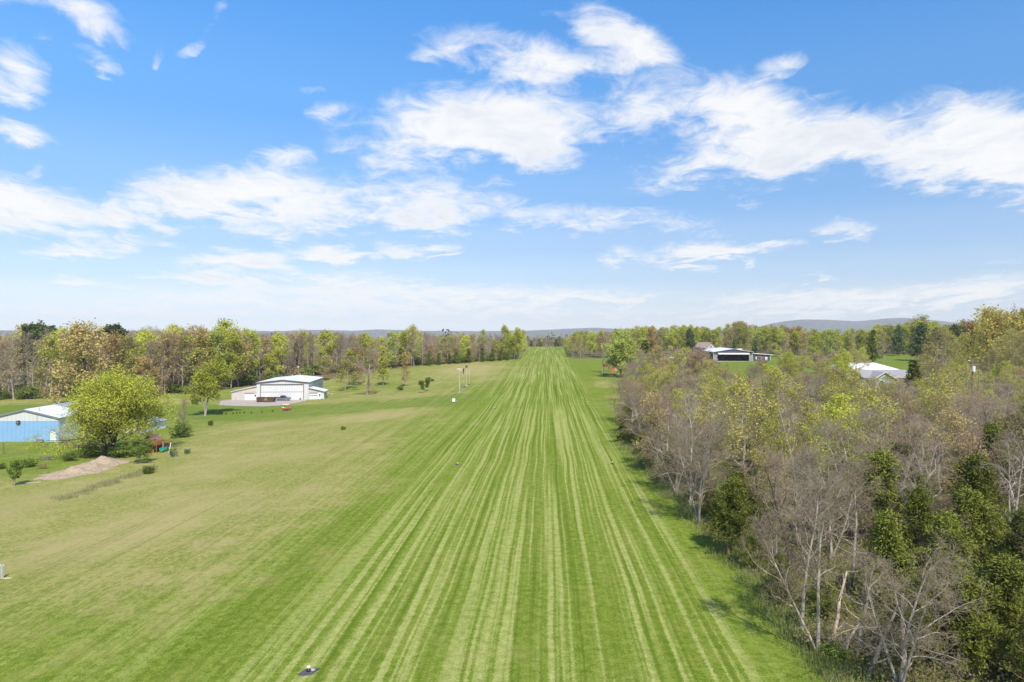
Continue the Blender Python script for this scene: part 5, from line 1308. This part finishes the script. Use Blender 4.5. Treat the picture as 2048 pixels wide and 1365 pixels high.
# ------------------------------------------------------------------ undergrowth
def scatter_leaves(name, pts, lo, hi, size, mats, label, cat, blade=False):
    rng = np.random.default_rng(5); pts = np.asarray(pts); N = len(pts)
    base = np.stack([pts[:, 0], pts[:, 1], gz(pts[:, 0], pts[:, 1])], 1)
    hgt = rng.uniform(lo, hi, N)
    if blade:
        a = rng.random(N) * 6.28; w = np.stack([np.cos(a), np.sin(a), 0 * a], 1) * size
        tip = base + np.stack([rng.normal(0, .25, N) * hgt, rng.normal(0, .25, N) * hgt, hgt], 1)
        v = np.stack([base - w, base + w, tip + w * .25, tip - w * .25], 1).reshape(-1, 3); f = np.arange(N * 4).reshape(N, 4)
    else:
        C = base + np.stack([0 * hgt, 0 * hgt, hgt], 1); v, f = quads(C, size, rng)
    mi = rng.integers(0, len(mats), N); parts = []
    for k in range(len(mats)):
        sel = np.where(mi == k)[0]; vs = v.reshape(N, 4, 3)[sel].reshape(-1, 3); parts.append((vs, np.arange(len(sel) * 4).reshape(-1, 4), k, rng.random(len(sel)), False))
    tag(link(name, np_mesh(name, parts, mats)), label, cat, kind='stuff')
rg = np.random.default_rng(77)
UND = leafmat('undergrowth_leaves', (.1, .15, .025), (.24, .29, .06), objvar=0); UNB = leafmat('dry_undergrowth', (.22, .17, .1), (.36, .29, .18), objvar=0)
pts = []
cen = rg.random((900, 2))
for a, b_ in cen:
    y = 34 + 180 * a ** 1.3; x = 17 + b_ * (.8 * y - 12); s = x - .052 * y + 2
    if s < wood_edge(y) + .8 or y > wood_far(x): continue
    n = int(rg.integers(80, 320)); pts.append(np.stack([x + rg.normal(0, 1., n), y + rg.normal(0, 1., n)], 1))
scatter_leaves('undergrowth', np.concatenate(pts), .05, 1.0, .07, [UND, UND, UNB], 'leafy and dry undergrowth on the floor of the right-hand woods', 'undergrowth')
pts = []
for i in range(520):
    y = 34 + 130 * rg.random() ** 1.4; e = wood_edge(y) + rg.normal(.8, .9); n = int(rg.integers(20, 90))
    pts.append(np.stack([e + .052 * y - 2 + rg.normal(0, .45, n), y + rg.normal(0, .6, n)], 1))
TG = leafmat('tall_grass_blades', (.12, .2, .03), (.3, .36, .09), objvar=0); TD = leafmat('dry_grass_blades', (.36, .3, .16), (.5, .42, .26), objvar=0)
scatter_leaves('tall_grass', np.concatenate(pts), .15, .7, .022, [TG, TG, TD], 'tall unmown grass along the edge of the right-hand woods', 'grass', True)
pts = []
A_, B_ = at(118, 1000), at(300, 940)
for i in range(130):
    f = rg.random(); p = A_.lerp(B_, f); n = int(rg.integers(10, 60)); pts.append(np.stack([p.x + rg.normal(0, .9) + rg.normal(0, .3, n), p.y + rg.normal(0, .9) + rg.normal(0, .3, n)], 1))
scatter_leaves('dry_weeds', np.concatenate(pts), .15, .6, .02, [TD, TD, TG], 'line of dry standing weeds across the left field below the dirt heap', 'weeds', True)
for i in range(34):
    y = rr_.uniform(40, 150); x = float(wood_edge(y)) + rr_.uniform(.3, 4) + .052 * y - 2; e = 'nearest stretch' if y < 70 else ('middle stretch' if y < 105 else 'far stretch')
    tree(rr_.choice(['shrub_a', 'shrub_d', 'shrub_b', 'shrub_c', 'bare_shrub']), (x, y), rr_.uniform(1., 2.6), f'leafy or twiggy bush at the foot of the strip-side wood edge, {e}', f'bushes at the strip-side wood edge, {e}', name='shrub', cat='shrub', wide=1.3)

# ------------------------------------------------------------------ far valley woods
rng = np.random.default_rng(9); N = 5200
yv = 720 + 2300 * rng.random(N) ** 1.2; xv = (rng.random(N) * 2 - 1) * (yv * .85 + 50); zv = gz(xv, yv)
M = 46; H_ = rng.uniform(12, 20, N)
off = rng.normal(0, 1, (N, M, 3)); off = nrm(off) * rng.random((N, M, 1)) ** .4
C = np.stack([xv, yv, zv + H_ * .62], 1)[:, None] + off * np.stack([H_ * .36, H_ * .36, H_ * .42], 1)[:, None]
v, f = quads(C.reshape(-1, 3), 1.5, rng)
kind_ = np.repeat(rng.choice(4, N, p=[.5, .22, .16, .12]), M); vv = v.reshape(-1, 4, 3)
FW = [leafmat('far_mauve_wood', (.2, .15, .12), (.3, .23, .18), objvar=0), LEAF['olive'], LEAF['bright'], LEAF['pine']]
parts = [(vv[kind_ == k].reshape(-1, 3), np.arange((kind_ == k).sum() * 4).reshape(-1, 4), k, rng.random((kind_ == k).sum()), False) for k in range(4)]
tag(link('valley_woods', np_mesh('valley_woods', parts, FW)), 'hazy unbroken woods filling the valley past the end of the strip', 'woodland', kind='stuff')
# ------------------------------------------------------------------ air, sun, sky, camera
hz_ = MB().box(-4300, 4300, -300, 4900, -60, 125)
hzm, nt, out = new_mat('haze')
pv = nd(nt, 'ShaderNodeVolumePrincipled'); pv.inputs['Color'].default_value = (.96, .98, 1., 1); pv.inputs['Density'].default_value = HAZE; pv.inputs['Anisotropy'].default_value = 0.
nt.links.new(pv.outputs[0], out.inputs['Volume'])
o = hz_.build('haze', hzm); tag(o, 'thin pale blue air over the whole landscape', 'haze', kind='stuff')

EL = math.radians(50)
Ld = Vector((-.23, 1, -math.hypot(.23, 1) * math.tan(EL))).normalized()
sd = bpy.data.lights.new('sun', 'SUN'); sd.energy = SUN; sd.angle = math.radians(.5); sd.color = (1., .95, .87)
so_ = bpy.data.objects.new('sun', sd); COL.objects.link(so_); so_.rotation_euler = Ld.to_track_quat('-Z', 'Y').to_euler(); so_.location = (0, 0, 300)

w = bpy.data.worlds.new('World'); SC.world = w; w.use_nodes = True
nt = w.node_tree; nt.nodes.clear()
out = nd(nt, 'ShaderNodeOutputWorld'); bg = nd(nt, 'ShaderNodeBackground'); nt.links.new(bg.outputs[0], out.inputs[0]); bg.inputs[1].default_value = SKYS
sky = nd(nt, 'ShaderNodeTexSky', sky_type='NISHITA'); sky.sun_disc = False; sky.sun_elevation = EL; sky.sun_rotation = math.radians(167); sky.altitude = 200; sky.air_density = 1.0; sky.dust_density = .6; sky.ozone_density = 2.5
tc = nd(nt, 'ShaderNodeTexCoord').outputs['Generated']
sx = nd(nt, 'ShaderNodeSeparateXYZ'); nt.links.new(tc, sx.inputs[0])
X_, Y_, Z_ = sx.outputs
ys = math_(nt, 'MAXIMUM', Y_, .05)
u = math_(nt, 'DIVIDE', X_, ys); v_ = math_(nt, 'DIVIDE', Z_, ys)
vp = math_(nt, 'ADD', math_(nt, 'MAXIMUM', v_, 0.), .2)
KS = 1. / (SKYS * 2 ** EXPO)
cr = nd(nt, 'ShaderNodeValToRGB'); nt.links.new(Z_, cr.inputs[0]); cr.color_ramp.interpolation = 'EASE'
el = cr.color_ramp.elements; el[0].position = 0.; el[0].color = (.82, .89, .97, 1); el[1].position = 1.; el[1].color = (.04, .2, .6, 1)
for ps, c_ in ((.045, (.7, .81, .95)), (.08, (.54, .73, .97)), (.125, (.42, .64, .97)), (.19, (.27, .53, .95)), (.3, (.155, .43, .92)), (.44, (.095, .35, .86))):
    e_ = el.new(ps); e_.color = (*c_, 1)
side = maprange(nt, X_, -.6, .6, KS * 1.13, KS * .9)                       # the sky is paler to the left, away from the clearer air at the right
rampc = mixc(nt, 1., cr.outputs[0], nd_rgb(nt, side), 'MULTIPLY')
skyc = mixc(nt, .92, sky.outputs[0], rampc)
def vec3(a, b, c=0.):
    n = nd(nt, 'ShaderNodeCombineXYZ')
    for i, v in enumerate((a, b, c)): setin(nt, n.inputs[i], v)
    return n.outputs[0]
q = vec3(math_(nt, 'DIVIDE', u, vp), math_(nt, 'DIVIDE', 1., vp))       # cloud-deck coordinates: finer and flatter towards the horizon
nA = noise(nt, q, 3.6, 8, .6, dist=.5); nB = noise(nt, q, 1.3, 3, .5); nC = noise(nt, q, 9., 6, .65, dist=.9)
wx = math_(nt, 'MULTIPLY', math_(nt, 'SUBTRACT', nB, .5), .1); wy = math_(nt, 'MULTIPLY', math_(nt, 'SUBTRACT', nA, .5), .07)
uv = vec3(math_(nt, 'ADD', u, wx), math_(nt, 'ADD', v_, wy))
CL = [  # clouds of the photograph as directions: centre px, half size px, tilt (deg), weight
    (960, 250, 270, 95, 0, 1.), (880, 290, 160, 60, 10, .6), (1090, 255, 150, 80, -8, .75), (730, 255, 110, 60, 10, .3), (670, 220, 60, 26, 0, .5),
    (1010, 105, 190, 55, -8, .75), (1110, 130, 150, 45, 8, .65), (900, 95, 110, 24, 5, .45), (1190, 45, 110, 48, -10, .55), (1290, 95, 100, 46, -32, .85), (1250, 120, 110, 36, 0, .5),
    (1310, 215, 130, 110, 25, .72), (1490, 215, 160, 75, -8, .9), (1560, 300, 190, 80, 8, .85), (1690, 275, 150, 75, 8, .8), (1840, 310, 150, 85, -5, .75), (1990, 290, 200, 110, -14, 1.2), (1420, 300, 190, 60, 20, .55),
    (460, 395, 230, 72, 6, 1.), (590, 410, 150, 70, 0, .7), (350, 390, 120, 60, -10, .7), (570, 320, 70, 36, 0, .6), (850, 395, 230, 55, -6, .62), (850, 440, 160, 35, 0, .6), (700, 430, 140, 42, 0, .5), (1200, 440, 300, 36, -3, .55), (560, 465, 120, 24, 0, .5),
    (80, 420, 190, 55, -8, .9), (-60, 400, 160, 70, 0, .9), (245, 430, 62, 46, 0, .7), (190, 480, 200, 22, -4, .42), (170, 30, 130, 48, -25, .75), (60, 8, 120, 30, -5, .65), (200, 60, 70, 26, 0, .5), (20, 145, 80, 75, -35, .72), (60, 175, 50, 30, -20, .5), (190, 118, 75, 22, -22, .6), (25, 268, 90, 34, -15, .85), (90, 80, 45, 26, 0, .35), (428, 40, 20, 50, -30, .27), (385, 98, 40, 16, 30, .22), (327, 110, 14, 30, -20, .22),
    (140, 505, 105, 17, -2, .72), (475, 524, 125, 27, 0, .95), (650, 508, 115, 22, 0, .8), (800, 502, 90, 16, 0, .6), (890, 500, 52, 13, 0, .65), (1430, 506, 150, 26, 1, 1.), (1560, 484, 70, 15, 0, .6), (1695, 458, 70, 22, 0, .55), (1235, 510, 60, 26, 8, .42), (1560, 130, 70, 24, 20, .52), (1670, 195, 60, 10, 12, .34), (390, 558, 150, 15, -4, .6), (150, 563, 75, 9, -2, .65), (243, 580, 40, 6, 0, .5), (70, 348, 32, 14, 0, .42), (620, 178, 34, 10, -8, .3), (1000, 368, 45, 9, 0, .35), (600, 310, 40, 20, 0, .4), (1510, 410, 34, 14, 0, .3), (960, 20, 0, 0, 0, 0),
    (760, 592, 600, 34, 0, .66), (640, 560, 300, 24, -2, .55), (1150, 596, 280, 14, 0, .6), (1800, 598, 460, 32, 4, .66), (300, 615, 600, 26, 0, .34), (1000, 625, 900, 20, 0, .34), (2000, 570, 150, 30, 5, .5), (1620, 590, 220, 16, 0, .5), (1640, 553, 60, 6, 0, .4), (2020, 530, 60, 12, 0, .35)]
S_ = None
for cx, cy, a, b_, tl, wt in CL:
    if not wt: continue
    mp = nd(nt, 'ShaderNodeMapping', vector_type='TEXTURE'); nt.links.new(uv, mp.inputs[0])
    mp.inputs['Location'].default_value = ((cx - CX) / F, (HZ - cy) / F, 0); mp.inputs['Rotation'].default_value = (0, 0, math.radians(tl)); mp.inputs['Scale'].default_value = (a / F, b_ / F, 1)
    ln = nd(nt, 'ShaderNodeVectorMath', operation='LENGTH'); nt.links.new(mp.outputs[0], ln.inputs[0])
    r = maprange(nt, ln.outputs['Value'], 1.25, .15, 0, wt)
    S_ = r if S_ is None else math_(nt, 'MAXIMUM', math_(nt, 'ADD', math_(nt, 'MAXIMUM', S_, r), math_(nt, 'MULTIPLY', math_(nt, 'MINIMUM', S_, r), .35)), 0.)
back = maprange(nt, Y_, .25, .05)                                        # behind the camera: loose random clouds
S_ = math_(nt, 'ADD', math_(nt, 'MULTIPLY', S_, math_(nt, 'SUBTRACT', 1., back)), math_(nt, 'MULTIPLY', back, math_(nt, 'MULTIPLY', maprange(nt, noise(nt, tc, 2.2, 4, .6), .5, .62), .7)))
dn = math_(nt, 'ADD', S_, math_(nt, 'ADD', math_(nt, 'MULTIPLY', math_(nt, 'SUBTRACT', nA, .5), 1.75), math_(nt, 'MULTIPLY', math_(nt, 'SUBTRACT', nC, .5), 1.35)))
dn = math_(nt, 'MULTIPLY', dn, maprange(nt, S_, .0, .12))
al = maprange(nt, dn, .04, 1.0)
thick = maprange(nt, dn, .5, 1.2)
cc = mixc(nt, math_(nt, 'MULTIPLY', thick, maprange(nt, math_(nt, 'ADD', math_(nt, 'MULTIPLY', nA, .6), math_(nt, 'MULTIPLY', nB, .4)), .46, .64)), tuple(x * KS for x in CLOUD_A), tuple(x * KS for x in CLOUD_B))
skyc = mixc(nt, math_(nt, 'MULTIPLY', al, .96), skyc, cc)
nt.links.new(skyc, bg.inputs[0])

cd = bpy.data.cameras.new('camera'); cam = bpy.data.objects.new('camera', cd); COL.objects.link(cam)
cam.location = (0, 0, CAMH); cam.rotation_euler = (PI / 2, 0, 0)
cd.sensor_width = 36; cd.lens = 36 * F / 2048; cd.shift_y = -(682.5 - HZ) / 2048; cd.clip_start = .5; cd.clip_end = 20000
SC.camera = cam
SC.render.resolution_x, SC.render.resolution_y = 1024, 682
vs = SC.view_settings; vs.view_transform = 'Standard'; vs.look = 'None'; vs.exposure = EXPO; vs.gamma = 1.; vs.use_curve_mapping = False
SC.cycles.max_bounces = 6; SC.cycles.diffuse_bounces = 3; SC.cycles.transparent_max_bounces = 4; SC.cycles.volume_bounces = 0
SC.cycles.use_denoising = DENOISE
